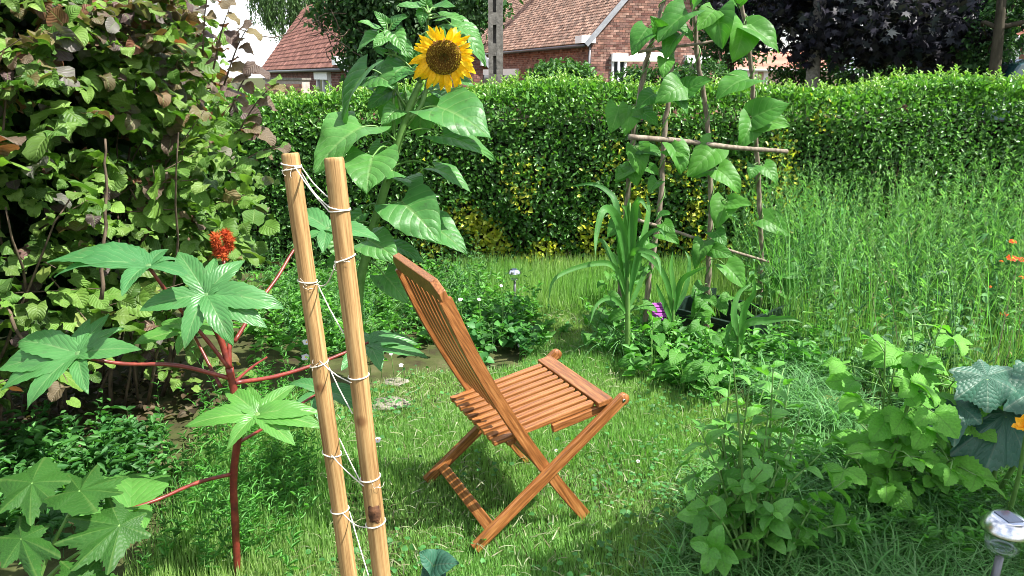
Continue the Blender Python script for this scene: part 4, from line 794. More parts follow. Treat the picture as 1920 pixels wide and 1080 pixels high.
def castor_leaf(c, Yc, n, tips, mat='castor', wr=.36, label=None, droop=.5, seed=0):
    C_ = at(*c, Yc); n = Vector(n).normalized(); mb = MB()
    for i, tp in enumerate(tips):
        T_ = onplane(*tp, C_, n); d = T_ - C_
        if d.length > .4: T_ = C_ + d * (.4 / d.length)
        leaf_between(mb, C_ + n * (.0009 * (i % 3)), T_ - n * .012, n, wr * (1.0 if len(tips) > 7 else 1.1), shape='lobe', nv=16, nu=3, droop=droop + .15 * ((i * 7 + seed) % 3 - 1), wave=.045, teeth=.045, fold=.22, seed=seed * 17 + i)
    mb.lathe([(0, .002), (.009, .0015), (.011, 0)], C_ + n * .003, 10, n)
    return mb.build('leaf', M[mat], cp_)
castor_leaf((147, 664), CY - .14, (-.15, -.62, .78), [(-5, 728), (46, 764), (160, 735), (262, 652), (228, 612), (203, 583), (165, 592), (28, 638), (-12, 690)], seed=1)
castor_leaf((278, 499), CY - .08, (.0, -.25, .97), [(98, 512), (85, 484), (195, 468), (226, 547), (356, 512), (314, 462), (335, 481)], seed=2)
castor_leaf((388, 553), CY - .06, (.12, -.72, .7), [(258, 580), (345, 650), (436, 646), (500, 612), (533, 575), (457, 486), (403, 480), (331, 468)], seed=3, droop=.75)
castor_leaf((483, 778), CY - .07, (.05, -.45, .9), [(345, 795), (425, 838), (553, 832), (604, 798), (602, 772), (552, 718), (464, 720), (420, 727)], 'castor_young', seed=4)
castor_leaf((243, 955), CY - .25, (.1, .35, .95), [(299, 872), (306, 924), (272, 985), (200, 985), (140, 975), (120, 908), (200, 890)], 'castor_young', seed=5)
castor_leaf((360, 618), CY + .08, (-.1, -.35, .93), [(244, 643), (300, 602), (330, 660), (425, 622), (400, 590)], 'castor_young', seed=6)
castor_leaf((690, 645), CY + .4, (.1, -.3, .95), [(640, 690), (715, 692), (802, 668), (785, 640), (735, 618), (680, 618), (640, 625)], seed=7)
castor_leaf((615, 430), CY + .42, (.0, -.35, .93), [(540, 395), (560, 450), (605, 470), (712, 448), (690, 420), (640, 405), (575, 405)], seed=8)
castor_leaf((602, 733), CY + .42, (.0, -.3, .95), [(550, 760), (600, 790), (690, 770), (660, 720), (590, 705), (540, 715)], seed=9)
M['castor_red'] = leaf_mat('castor_fruit', (0.26, 0.03, 0.01), (0.38, 0.075, 0.018), .2, .7, .15, tcol=(1.2, .7, .4), tint=(1, 1, 1))
for k in range(13):
    p = at(419 + rnd.uniform(-15, 15), 437 + 42 * k / 12 , CY + .05 + rnd.uniform(-.02, .02)); ns_ = 120; dd = randdir(ns_); r_ = .0105
    scatter('seed_capsule', T_BLADE, np.array(p) + dd * r_ * .4, dd, rng.normal(size=(ns_, 3)), r_ * (1.1 + .7 * rng.random(ns_)), .14, np.array((.3, .05, .02)), M['castor_red'], cp_)
    MB().lathe([(0, -r_), (r_ * .7, -r_ * .7), (r_, 0), (r_ * .7, r_ * .7), (0, r_)], p, 10).build('seed_capsule', M['castor_red'], cp_)

# foreground sapling with maple like leaves, bottom left
fy = 1.55; fb = Vector((at(70, 1080, fy).x, fy, 0)); sap = thing('leafy_sapling', fb, 'broad lobed green leaves in the near bottom left corner', 'plant')
def lobed(parent, mat, c, Yc, n, tips, wr=.62, seed=0):
    C_ = at(*c, Yc); n = Vector(n).normalized(); mb = MB()
    for i, tp in enumerate(tips): leaf_between(mb, C_ + n * .0008 * i, onplane(*tp, C_, n) - n * .008, n, wr, shape='lobe', nv=12, nu=3, droop=.4, wave=.02, teeth=.07, fold=.06, seed=seed * 9 + i)
    return mb.build('leaf', M[mat], parent)
def palm(parent, mat, c, Yc, n, tips, sinus=.6, seed=0, droop=.12, teeth=.05):
    """one continuous palmate blade: tips given as pixels on the leaf plane"""
    C_ = at(*c, Yc); n = Vector(n).normalized(); ex = n.orthogonal().normalized(); ey = n.cross(ex); T_ = []; r_ = random.Random(seed)
    for tp in tips: d = onplane(*tp, C_, n) - C_; T_.append((math.atan2(d.dot(ey), d.dot(ex)), d.length))
    T_.sort(); m_ = len(T_); A = []
    for i in range(m_):
        a0, r0 = T_[i]; a1, r1 = T_[(i + 1) % m_]; 
        if a1 <= a0: a1 += 2 * math.pi
        sr_ = sinus * min(r0, r1)
        for k in range(12):
            t = k / 12; e = abs(t * 2 - 1); base = sr_ + ((r0 if t < .5 else r1) - sr_) * e ** 1.7; A.append((a0 + (a1 - a0) * t, base * (1 + (teeth if k % 2 else -teeth) * (0 if k == 0 else 1)), 1 - e if t < .5 else e - 1, e))
    nr_ = 7; v = [C_]; uv = [(.5, 0)]; f = []; na = len(A)
    for j in range(1, nr_ + 1):
        q = j / nr_
        for (a, rr, u_, e) in A:
            rad = rr * q; z = -droop * rad * q - .10 * rad * (1 - e) + .05 * rad * math.cos(a * 3 + seed) + .02 * rad * r_.uniform(-1, 1); v.append(C_ + ex * rad * math.cos(a) + ey * rad * math.sin(a) + n * z); uv.append((.5 + .5 * (1 - e) * (1 if u_ > 0 else -1) * .95, q))
    f += [(0, 1 + i, 1 + (i + 1) % na) for i in range(na)]
    f += [(1 + (j - 1) * na + i, 1 + j * na + i, 1 + j * na + (i + 1) % na, 1 + (j - 1) * na + (i + 1) % na) for j in range(1, nr_) for i in range(na)]
    return MB().add(v, f, uv).build('leaf', M[mat], parent)
palm(sap, 'maple_leaf', (225, 985), fy, (.15, -.45, .88), [(120, 965), (95, 1010), (130, 1065), (200, 1075), (282, 1000), (275, 960), (200, 925)], .7, 1)
palm(sap, 'maple_leaf', (60, 905), fy + .1, (-.1, -.3, .95), [(-10, 890), (-5, 960), (50, 975), (110, 945), (130, 900), (80, 850)], .7, 2)
palm(sap, 'maple_leaf', (150, 920), fy + .05, (-.1, -.1, 1), [(80, 925), (120, 875), (180, 865), (238, 880), (230, 920), (180, 950)], .66, 3)
palm(sap, 'maple_leaf', (40, 1010), fy - .02, (-.2, -.3, .95), [(-20, 1000), (0, 1060), (70, 1090), (110, 1040), (90, 980), (30, 960)], .7, 4)
palm(sap, 'maple_leaf', (150, 1085), fy - .08, (.1, -.4, .9), [(60, 1085), (100, 1120), (200, 1120), (240, 1080), (190, 1040), (110, 1045)], .7, 5)
for tgt in ((225, 985, fy), (60, 905, fy + .1), (150, 920, fy + .05), (40, 1010, fy - .02), (150, 1085, fy - .08)): twig([fb, at(70, 1120, fy), at(*tgt)], .008, .003, sap, name='stem')

# ================================================================== HAZEL SHRUB (left)
hz = thing('hazel_shrub', (-1.7, 3.0, 0), 'dense hazel shrub with round green and bronze leaves on the left', 'shrub')
HP = [Vector(p) for p in ((-2.75, 1.5, 0), (-1.95, 2.35, 0), (-1.5, 3.05, 0), (-1.3, 3.5, 0), (-1.45, 4.1, 0), (-1.9, 4.8, 0))]
hseg = [(HP[i + 1] - HP[i]).length for i in range(5)]; hcum = np.concatenate([[0], np.cumsum(hseg)])
def hpath(s):
    s = np.clip(s, 0, hcum[-1] - 1e-6); i = np.clip(np.searchsorted(hcum, s, side='right') - 1, 0, 4); f = (s - hcum[i]) / np.array(hseg)[i]; A = np.array([(p.x, p.y) for p in HP])
    P = A[i] * (1 - f)[:, None] + A[i + 1] * f[:, None]; T_ = (A[i + 1] - A[i]); T_ = T_ / np.linalg.norm(T_, axis=1, keepdims=True); return P, np.stack([T_[:, 1], -T_[:, 0]], 1)
def hazel_pts(N, dmax, depmin=0.0):
    s = rng.uniform(.3, hcum[-1], N); z = .12 + 2.35 * rng.random(N) ** .8; keep = rng.random(N) < np.clip((z - .05) / .55, .16, 1); s, z = s[keep], z[keep]; P, n_ = hpath(s)
    dep = depmin + dmax * rng.random(len(s)) ** 1.5; bul = .13 * np.sin(np.clip(z / 2.2, 0, 1) * 3.14) - .25 + .10 * (vnoise(s, z, 5, 4) - .5) * 2 - np.where(z > 1.7, (z - 1.7) * .3, 0)
    off = bul - dep; return np.stack([P[:, 0] + n_[:, 0] * off, P[:, 1] + n_[:, 1] * off, z], 1), np.concatenate([n_, np.zeros((len(s), 1))], 1)
hm = {k_: [leafmesh('hazel_leaf', M[k_], L=1, Wd=.86, shape='round', nv=10, nu=3, fold=f_, droop=d2, wave=.05 + .025 * i, teeth=.05, seed=i + 3) for i, (f_, d2) in enumerate([(.08, .5), (.2, .8), (-.12, .4), (.3, 1.1)])] for k_ in ('hazel', 'hazel_bronze', 'hazel_yellow')}
def hmat(z, y):
    r_ = rnd.random(); br = .06 + .7 * max(0, (z - 1.2) / .6) + (.25 if z > 1.0 and y > 2.9 else 0) + (.1 if z < .6 else 0)
    return 'hazel_bronze' if r_ < br * .8 else ('hazel_yellow' if r_ > .9 else 'hazel')
def sprays(NT, K, dmax, depmin, L):
    """twigs with alternate leaves in a flat spray: leaf positions, forwards, normals, sizes and the twig lines"""
    P, n_ = hazel_pts(NT, dmax, depmin); NT = len(P); d = n_ * .75 + np.array((0, 0, .25)) + .55 * rng.normal(size=(NT, 3)) * np.array((1, 1, .7)); d = nrmz(d); up = nrmz(np.array((0, 0, 1.)) + n_ * .55 + .28 * rng.normal(size=(NT, 3))); sd_ = nrmz(np.cross(d, up)); up = np.cross(sd_, d)
    LL = L * (.6 + .7 * rng.random(NT)); t = (np.arange(K)[None] + .6) / K; pos = P[:, None] + d[:, None] * (t * LL[:, None])[..., None] - np.array((0, 0, 1.)) * (.25 * (t * LL[:, None]) ** 2 / L)[..., None]
    sg = np.where((np.arange(K) % 2) == 0, 1., -1.)[None, :, None]; fw = sd_[:, None] * sg * (1 - .75 * (np.arange(K) == K - 1))[None, :, None] + d[:, None] * .65 + .2 * rng.normal(size=(NT, K, 3)) - np.array((0, 0, .3)); nr = up[:, None] + .22 * rng.normal(size=(NT, K, 3))
    sz = (.55 + .6 * rng.random((NT, K))) * (1 - .35 * t * (rng.random((NT, 1)) < .7)); return P, d, LL, pos.reshape(-1, 3), fw.reshape(-1, 3), nr.reshape(-1, 3), sz.ravel()
P, d_, LL, lp_, lf_, ln_, ls_ = sprays(70, 6, .12, -.04, .26); cnt = 0
for i in range(len(lp_)):
    if cnt >= 300: break
    p = Vector(lp_[i]); obj('leaf', hm[hmat(p.z, p.y)][rnd.randrange(4)], hz, leafmat4(p, lf_[i], ln_[i], .12 * ls_[i])); cnt += 1
for i in range(min(len(P), 52)): MB().tube([Vector(P[i] - d_[i] * .15), Vector(P[i]), Vector(P[i] + d_[i] * LL[i])], [.004, .003, .0015], 5).build('twig', M['stem_brown'], hz)
def hazel_mass(name, N, dmax, depmin, size, cols, bronze=True):
    _, _, _, P, fw, nr, sz = sprays(N // 7, 7, dmax, depmin, .28); N = len(P); c = colmix(N, cols, .2)
    if bronze:
        br = rng.random(N) < (.08 + .45 * np.clip((P[:, 2] - 1.25) / .5, 0, 1)); c[br] = colmix(br.sum(), ((0.1, 0.06, 0.06), (0.15, 0.12, 0.05), (0.15, 0.06, 0.035), (0.15, 0.14, 0.12)))
    scatter(name, T_HAZEL if bronze else T_OVAL, P, fw, nr, size * sz, .88, c, M['hazel_mass'] if bronze else M['herb'], hz, kind='stuff')
hazel_mass('foliage', 7800, .6, .0, .098, ((0.06, 0.13, 0.022), (0.1, 0.19, 0.03), (0.16, 0.25, 0.05)))
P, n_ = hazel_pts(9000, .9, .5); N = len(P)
scatter('inner_foliage', T_OVAL, P, n_ * .6 + np.array((0, 0, -.4)) + .7 * rng.normal(size=(N, 3)), n_ * .5 + np.array((0, 0, .7)) + .5 * rng.normal(size=(N, 3)), .06 + .05 * rng.random(N), .85, colmix(N, ((0.014, 0.034, 0.009), (0.024, 0.05, 0.013))), M['herb'], hz, kind='stuff')  # inner leaves coloured much darker, the shrub's inner shade put into their colour
for k in range(34):
    s = rng.uniform(.8, hcum[-1] - .3, 1); Pq, nq = hpath(s); dp = rnd.uniform(.45, .85); p = Vector((Pq[0, 0] - nq[0, 0] * dp, Pq[0, 1] - nq[0, 1] * dp, 0)); r0 = rnd.choice((.007, .009, .011, .014))
    pts = limb_path(p, (nq[0, 0] * .25 + rnd.gauss(0, .1), nq[0, 1] * .2 + rnd.gauss(0, .1), 1), rnd.uniform(1.0, 1.7), 9, .11, .05); MB().tube(pts, [r0 * (1 - .7 * i / 9) for i in range(10)], 7).build('stem', M['stem_brown'], hz)
for (a_, b_, c_, y0) in (((192, 560), (197, 400), (201, 260), 2.62), ((0, 560), (50, 640), (110, 720), 2.5)):
    MB().tube([p + Vector((rnd.gauss(0, .004), rnd.gauss(0, .004), 0)) for p in spline([at(*a_, y0 + .2), at(*b_, y0 + .2), at(*c_, y0 + .2)], 6)], [.008 - .004 * i / 12 for i in range(13)], 7).build('stem', M['stem_brown'], hz)
# arching bronze shoots against the sky at the top right of the shrub
for (a_, c_) in (((400, 130), (432, 10)), ((420, 160), (470, 40)), ((430, 210), (480, 120)), ((380, 100), (390, -20)), ((440, 260), (520, 150)), ((430, 320), (540, 270)), ((440, 250), (490, 245))):
    A, B = at(*a_, 3.2), at(*c_, 3.15); MB().tube(spline([A, A.lerp(B, .5) + Vector((0, 0, .02)), B], 4), [.004 - .0025 * i / 8 for i in range(9)], 5).build('stem', M['stem_brown'], hz)
    for k in range(7):
        p = A.lerp(B, .15 + .85 * k / 6); sd_ = 1 if k % 2 else -1
        obj('leaf', hm['hazel_bronze' if a_[1] < 240 or k % 2 else 'hazel'][k % 4], hz, leafmat4(p, (sd_ * .8 + rnd.gauss(0, .3), rnd.gauss(0, .5), -.2 + rnd.gauss(0, .3)), (rnd.gauss(0, .3), -.4, .8), rnd.uniform(.05, .09)))

# ================================================================== BEAN TRELLIS
tr = thing('bean_trellis', G(1300, 640), 'rustic trellis of bark covered poles and crossbars', 'trellis')
Y1, Y2, Y3, Y4 = G(1160, 620).y, G(1210, 655).y, G(1325, 640).y, G(1425, 605).y
poles = [[(1158, 622, Y1), (1168, 480, Y1 - .05), (1182, 300, Y1 - .12), (1205, 150, Y1 - .18), (1232, 45, Y1 - .22), (1255, -30, Y1 - .25)],
         [(1209, 657, Y2), (1215, 540, Y2), (1236, 400, Y2 + .03), (1247, 240, Y2 + .06), (1262, 100, Y2 + .1), (1268, 10, Y2 + .12), (1272, -40, Y2 + .13)],
         [(1324, 642, Y3), (1328, 520, Y3), (1333, 380, Y3), (1326, 220, Y3), (1308, 100, Y3 - .02), (1299, -30, Y3 - .05)],
         [(1422, 607, Y4), (1427, 480, Y4 - .04), (1422, 330, Y4 - .1), (1412, 180, Y4 - .15), (1403, 80, Y4 - .2), (1383, -30, Y4 - .25)]]
PP = []
for k, pl in enumerate(poles):
    P = spline([at(*q) for q in pl], 8); P[0].z = -.02; P = [p + Vector((rnd.gauss(0, .0025), rnd.gauss(0, .0025), 0)) for p in P]; PP.append(P)
    MB().tube(P, [(.0165 - .006 * i / (len(P) - 1)) * (1 + .12 * (i % 8 == 0) + rnd.uniform(-.05, .05)) for i in range(len(P))], 9).build('pole', M['pole'], tr)
for (a_, b_, r_) in (((1180, 257, Y2 - .1), (1476, 284, Y4 - .28), .0145), ((1193, 412, Y2 - .05), (1441, 491, Y4 - .16), .0095), ((1196, 98, Y1 - .3), (1358, 73, Y3 - .1), .0075)):
    A, B = at(*a_), at(*b_); P = spline([A, A.lerp(B, .3) + Vector((0, 0, .004)), A.lerp(B, .65) - Vector((0, 0, .005)), B], 6); MB().tube(P, [r_ * (1.05 - .2 * i / 18 + .08 * (i % 5 == 0)) for i in range(19)], 9).build('crossbar', M['pole'], tr)
BL = [[(1215, 52, 1185, 104), (1161, 201, 1145, 250), (1183, 205, 1171, 254), (1199, 209, 1233, 236), (1227, 176, 1193, 206), (1196, 277, 1202, 331), (1199, 277, 1242, 293), (1186, 315, 1154, 339), (1215, 315, 1236, 328), (1180, 310, 1195, 350), (1140, 585, 1110, 610), (1150, 600, 1140, 632), (1105, 590, 1128, 620)],
      [(1290, 24, 1234, 80), (1275, 66, 1249, 111), (1271, 50, 1298, 78), (1249, 110, 1243, 147), (1281, 160, 1228, 194), (1282, 173, 1335, 149), (1262, 272, 1277, 328), (1232, 407, 1258, 400), (1222, 660, 1200, 695), (1225, 640, 1248, 690), (1205, 500, 1180, 530), (1240, 60, 1220, 30)],
      [(1340, 19, 1308, 58), (1345, 22, 1355, 92), (1338, 278, 1288, 333), (1345, 318, 1387, 364), (1363, 376, 1343, 430), (1369, 382, 1410, 385), (1324, 458, 1303, 504), (1333, 465, 1376, 482), (1360, 497, 1396, 543), (1304, 555, 1326, 586), (1345, 560, 1362, 592), (1405, 148, 1342, 190), (1290, 690, 1280, 730), (1310, 660, 1340, 700), (1300, 10, 1325, -10)],
      [(1394, 47, 1373, 118), (1399, 53, 1460, 100), (1410, 220, 1481, 194), (1411, 227, 1481, 238), (1408, 225, 1384, 278), (1430, 410, 1480, 442), (1460, 510, 1514, 519), (1453, 518, 1484, 566), (1386, 8, 1410, -12), (1378, 5, 1360, -8), (1445, 610, 1470, 650), (1400, 630, 1385, 665), (1420, 640, 1440, 690)]]
vine_labels = ['climbing bean on the leftmost trellis pole', 'climbing bean on the second trellis pole from the left', 'climbing bean on the third trellis pole, right of centre', 'climbing bean on the rightmost trellis pole']
for k in range(4):
    P = PP[k]; bv = thing('bean_vine', (P[0].x, P[0].y, 0), vine_labels[k], 'bean plant', 'climbing beans on the trellis'); vp = []
    for i in range(len(P) * 4 - 4):
        j = i // 4; p = P[j].lerp(P[min(j + 1, len(P) - 1)], (i % 4) / 4); a = i * .42 + k; vp.append(p + Vector((math.cos(a), math.sin(a), 0)) * .019)
    MB().tube(vp, .0038, 5).build('vine', M['stem_green'], bv)
    extra = []
    for e_ in range(6):
        i_ = rnd.randrange(2, len(P) // 2 if e_ else len(P) - 6); w_ = P[i_]; c_ = CT * w_.y - ST * (w_.z - EYE); ux = 960 + FPX * w_.x / c_; uy = 540 - FPX * ((w_.z - EYE) * CT + w_.y * ST) / c_; a_ = rnd.choice((rnd.uniform(20, 80), rnd.uniform(100, 160))); l_ = rnd.uniform(24, 44); sx_ = 9 if a_ < 90 else -9
        extra.append((ux + sx_, uy, ux + sx_ + l_ * math.cos(R(a_)), uy + l_ * math.sin(R(a_))))
    for q, (bx_, by_, tx_, ty_) in enumerate(BL[k] + extra):
        d_ = np.array([p.z for p in P]); zb = at(bx_, by_, P[0].y - .1).z; pj = P[int(np.argmin(abs(d_ - zb)))]; Yb = pj.y - .05 - .04 * rnd.random()
        nr = (rnd.gauss(0, .25) + (tx_ - bx_) * .003, -.72 + rnd.gauss(0, .15), .55); lf = big_leaf(bv, 'bean', None, (bx_, by_), (tx_, ty_), rnd.uniform(.78, .95), nr, Yb, Yb - .06, shape='heart', droop=rnd.uniform(.3, .9), wave=.05, fold=rnd.uniform(.05, .4), nv=10, nu=3)
        B = at(bx_, by_, Yb); MB().tube(spline([pj, pj.lerp(B, .5) + Vector((0, -.02, .02)), B], 4), .0025, 5).build('petiole', M['stem_green'], lf)
# ================================================================== MAIZE
def maize(label, stalk, leaves, Y, r0):
    b_ = at(*stalk[0], Y); t = thing('maize_plant', (b_.x, b_.y, 0), label, 'maize', 'maize plants beside the trellis'); P = spline([at(x_, y_, Y) for x_, y_ in stalk], 5); P[0].z = 0
    MB().tube(P, [r0 * (1 - .55 * i / (len(P) - 1)) for i in range(len(P))], 9).build('stalk', M['stem_green'], t)
    for pts, wmax, dy in leaves:
        C_ = spline([at(x_, y_, Y + dy * i / (len(pts) - 1)) for i, (x_, y_) in enumerate(pts)], 6); mb = MB(); n = len(C_); v = []; uv = []
        for i, p in enumerate(C_):
            tt = i / (n - 1); td = (C_[min(i + 1, n - 1)] - C_[max(i - 1, 0)]).normalized(); sdv = td.cross(Vector((.25, -1, .25))).normalized(); wv = .7 * wmax * min(1, .45 + tt * 2.5) * (1 - tt ** 2.2) ** .8
            nn_ = td.cross(sdv)
            for u_ in (-1, -.5, 0, .7, 1): v.append(p + sdv * u_ * wv * .5 + nn_ * (-abs(u_) * wv * .16 + .05 * wv * math.sin(9 * tt + u_ * 2) * abs(u_))); uv.append((u_ * .5 + .5, tt))
        mb.add(v, [(i * 5 + j, i * 5 + j + 1, i * 5 + j + 6, i * 5 + j + 5) for i in range(n - 1) for j in range(4)], uv); mb.build('leaf', M['maize'], t)
maize('tall maize plant left of the trellis with long arching leaves', [(1177, 668), (1177, 560), (1178, 450), (1180, 380)],
      [([(1176, 540), (1168, 450), (1150, 400), (1130, 395), (1118, 440), (1116, 480)], .075, -.3), ([(1178, 530), (1185, 440), (1190, 390), (1200, 375), (1218, 400)], .07, -.2), ([(1176, 520), (1160, 440), (1155, 385), (1140, 360), (1110, 345), (1065, 350)], .055, .15), ([(1179, 550), (1200, 470), (1215, 400), (1212, 360)], .06, .15), ([(1177, 560), (1150, 500), (1110, 495), (1060, 510), (1035, 530), (1028, 570)], .045, -.2), ([(1178, 540), (1165, 470), (1172, 420), (1180, 370)], .085, -.08), ([(1178, 500), (1190, 470), (1230, 480), (1240, 520)], .05, -.2), ([(1178, 590), (1150, 560), (1120, 570), (1105, 610)], .04, -.15), ([(1178, 480), (1183, 430), (1175, 395), (1165, 385)], .07, -.1), ([(1177, 570), (1190, 500), (1205, 450), (1235, 430), (1250, 450)], .05, -.1), ([(1177, 600), (1165, 530), (1140, 470), (1125, 450), (1112, 470)], .05, .1), ([(1178, 580), (1196, 540), (1215, 500), (1225, 520)], .04, .12)], 4.1, .017)
maize('short maize plant behind the third trellis pole', [(1262, 640), (1262, 590), (1264, 560)],
      [([(1262, 600), (1250, 530), (1225, 490), (1190, 470), (1185, 475)], .05, -.1), ([(1263, 590), (1275, 530), (1300, 510), (1325, 500)], .05, -.1), ([(1262, 600), (1262, 540), (1258, 500), (1262, 470)], .05, .05), ([(1262, 590), (1285, 540), (1292, 490), (1284, 470)], .045, .1), ([(1262, 610), (1245, 570), (1235, 545), (1230, 530)], .045, -.1)], 4.2, .012)
maize('short maize plant at the right foot of the trellis', [(1385, 700), (1385, 650), (1388, 600)],
      [([(1386, 660), (1395, 610), (1440, 600), (1480, 597), (1505, 605)], .06, -.1), ([(1386, 650), (1375, 590), (1385, 550), (1410, 530)], .055, .1), ([(1386, 640), (1395, 580), (1412, 550), (1415, 520)], .055, -.05), ([(1385, 670), (1360, 630), (1375, 600), (1372, 580)], .05, .05), ([(1385, 690), (1345, 690), (1310, 690), (1308, 720)], .035, -.1)], 3.7, .013)

# bean seedlings at the trellis foot
bsm = [leafmesh('bean_leaf', M['bean'], L=1, Wd=.88, shape='heart', nv=9, nu=3, fold=f_, droop=d2, wave=.06, seed=i + 80) for i, (f_, d2) in enumerate([(.1, .6), (.3, 1.0), (.45, .8)])]
for (x_, y_, n_, lb) in ((1222, 700, 7, 'bean seedling at the foot of the second pole nearest the chair seat'), (1285, 745, 9, 'bushy bean seedling in front of the third pole'), (1345, 715, 6, 'bean seedling just below the third pole'), (1405, 690, 8, 'bean seedling below the fourth pole in front of the planter'), (1105, 650, 6, 'bean seedling left of the tall maize'), (1470, 600, 8, 'bean seedling right of the fourth pole against the weeds'), (1145, 575, 7, 'bean seedling behind the tall maize'), (1350, 760, 6, 'bean seedling nearest the low shrub'), (1268, 668, 7, 'bean seedling between the second and third poles'), (1380, 655, 7, 'bean seedling in front of the planter between the third and fourth poles'), (1180, 665, 6, 'bean seedling at the foot of the tall maize'), (1310, 655, 5, 'bean seedling touching the foot of the third pole')):
    b_ = G(x_, y_); t = thing('bean_seedling', b_, lb, 'bean plant', 'bean seedlings at the trellis foot')
    for k in range(n_):
        a = rnd.uniform(0, 6.28); e = b_ + Vector((math.cos(a) * rnd.uniform(.02, .13), math.sin(a) * rnd.uniform(.02, .1), rnd.uniform(.07, .34))); MB().tube(spline([b_, b_.lerp(e, .6) + UP * .03, e], 3), .0025, 5).build('stem', M['stem_green'], t)
        obj('leaf', bsm[rnd.randrange(3)], t, leafmat4(e, (math.cos(a), math.sin(a) - .3, -.35), (rnd.gauss(0, .25), -.4 + rnd.gauss(0, .2), .8), rnd.uniform(.06, .115)))
# dark green planter box and purple cloth at the trellis foot
M['planter'] = solid('green_plastic', [(0.3, (0.008, 0.02, 0.014)), (0.7, (0.012, 0.028, 0.02))], 6, 0.4, 0.4, 0.05)
pa, pb_ = G(1268, 604, .05), G(1400, 640, .05); pd = (pb_ - pa); pd.z = 0; pL = pd.length; pd.normalize(); pn = Vector((pd.y, -pd.x, 0)); t = thing('planter_box', (pa.x, pa.y, 0), 'dark green plastic planter edge behind the bean poles', 'planter')
for (o_, nm) in ((0, 'side_panel'), (-.45, 'side_panel')):
    c_ = Vector((pa.x, pa.y, .04)) + pd * pL / 2 + pn * o_; MB().box(c_, pd, pn, UP, pL / 2, .012, .1).build(nm, M['planter'], t, smooth=False); MB().box(c_ + UP * .06, pd, pn, UP, pL / 2 + .01, .022, .012).build('rim', M['planter'], t, smooth=False)
for e in (0, 1):
    MB().box(Vector((pa.x, pa.y, .09)) + pd * (pL * e + (.012 if e else -.012)) - pn * .225, pd, pn, UP, .012, .2125, .1).build('end_panel', M['planter'], t, smooth=False)
M['purple'] = solid('purple_fabric', [(0.3, (0.2, 0.04, 0.22)), (0.7, (0.3, 0.07, 0.32))], 6, 0.8, 0.2, 0.1)
pc = at(1234, 570, 4.3); mb = MB()
for k in range(7): mb.box(pc + Vector((.0, -.012 * k, -.012 * k)), (1, .2, 0), (0, -.7, -.7), (0, -.7, .7), .042, .0065, .006 + .002 * (k % 2))
mb.build('purple_mat', M['purple'], smooth=False, label='small purple ribbed mat standing between the bean poles', cat='mat')
# stepping stones
M['stone'] = solid('pale_stone', [(0.3, (0.12, 0.105, 0.08)), (0.6, (0.24, 0.22, 0.18)), (0.8, (0.32, 0.3, 0.26))], 22, 0.9, 0.2, 0.7, 0.01)
for (px_, py_, r_, lb) in ((742, 716, .06, 'flat pale stepping stone in the grass, the farther of two'), (727, 757, .085, 'flat pale stepping stone in the grass, the nearer of two')):
    c_ = G(px_, py_); pr = [(math.cos(2 * math.pi * k / 14), math.sin(2 * math.pi * k / 14), rnd.uniform(.75, 1.1)) for k in range(14)]
    v = [c_ + Vector((a * q * r_ * 1.25, b_ * q * r_, 0)) for a, b_, q in pr] + [c_ + Vector((a * q * r_ * 1.2, b_ * q * r_ * .95, .006)) for a, b_, q in pr] + [c_ + Vector((a * q * r_ * .7, b_ * q * r_ * .6, .011 + rnd.uniform(-.004, .004))) for a, b_, q in pr]
    MB().add(v, [tuple(range(28, 42))] + [(j * 14 + i, j * 14 + (i + 1) % 14, j * 14 + 14 + (i + 1) % 14, j * 14 + 14 + i) for j in range(2) for i in range(14)]).build('stepping_stone', M['stone'], smooth=True, label=lb, cat='stone')

# ================================================================== SOLAR LAMPS
def glassmat():
    m, nt, out = newmat('clear_plastic'); g = nd(nt, 'ShaderNodeBsdfGlass'); g.inputs['Roughness'].default_value = .08; g.inputs['IOR'].default_value = 1.3; g.inputs['Color'].default_value = (.9, .96, .94, 1)
    tp = nd(nt, 'ShaderNodeBsdfTransparent'); mx = nd(nt, 'ShaderNodeMixShader'); mx.inputs[0].default_value = .5; nt.links.new(g.outputs[0], mx.inputs[1]); nt.links.new(tp.outputs[0], mx.inputs[2]); nt.links.new(mx.outputs[0], out.inputs[0]); return m
M['clear'] = glassmat(); M['solar'] = solid('solar_cell', [(0.3, (0.05, 0.07, 0.12)), (0.7, (0.08, 0.1, 0.16))], 30, 0.15, 0.6, 0, coat=.6, stretch=(8, 1, 1))
def lamp(label, c, R0, zc, tilt):
    t = thing('solar_lamp', (c.x, c.y, 0), label, 'lamp', 'solar garden lamps'); ax = Vector(tilt).normalized(); B = Vector((c.x, c.y, zc)); s = R0 / .06
    P = lambda h: B + ax * h * s
    MB().lathe([(r * s, h * s) for r, h in ((0, .03), (.036, .03), (.041, .028), (.05, .019), (.058, .004), (.0605, -.006), (.0605, -.009), (.057, -.009), (.04, -.006), (0, -.006))], B, 40, ax).build('cap', M['steel'], t)
    q = ax.to_track_quat('Z', 'Y'); MB().box(P(.0312), q @ Vector((1, .15, 0)), q @ Vector((-.15, 1, 0)), ax, .026 * s, .022 * s, .0012).build('solar_panel', M['solar'], t, smooth=False)
    MB().lathe([(r * s, h * s) for r, h in ((.047, -.008), (.047, -.03), (.043, -.058), (.036, -.072), (.0, -.072), (.0, -.069), (.034, -.069), (.041, -.057), (.045, -.03), (.045, -.008))], B, 28, ax).build('lens', M['clear'], t)
    MB().lathe([(r * s, h * s) for r, h in ((.03, -.066), (.034, -.064), (.036, -.06), (.034, -.058), (.03, -.06))], B, 24, ax).build('reflector', M['steel'], t)
    e = B - ax * .072 * s; bot = e - ax * (e.z / ax.z + .03); MB().tube([e, bot], .0105 * s, 14).build('post', M['zinc'], t)
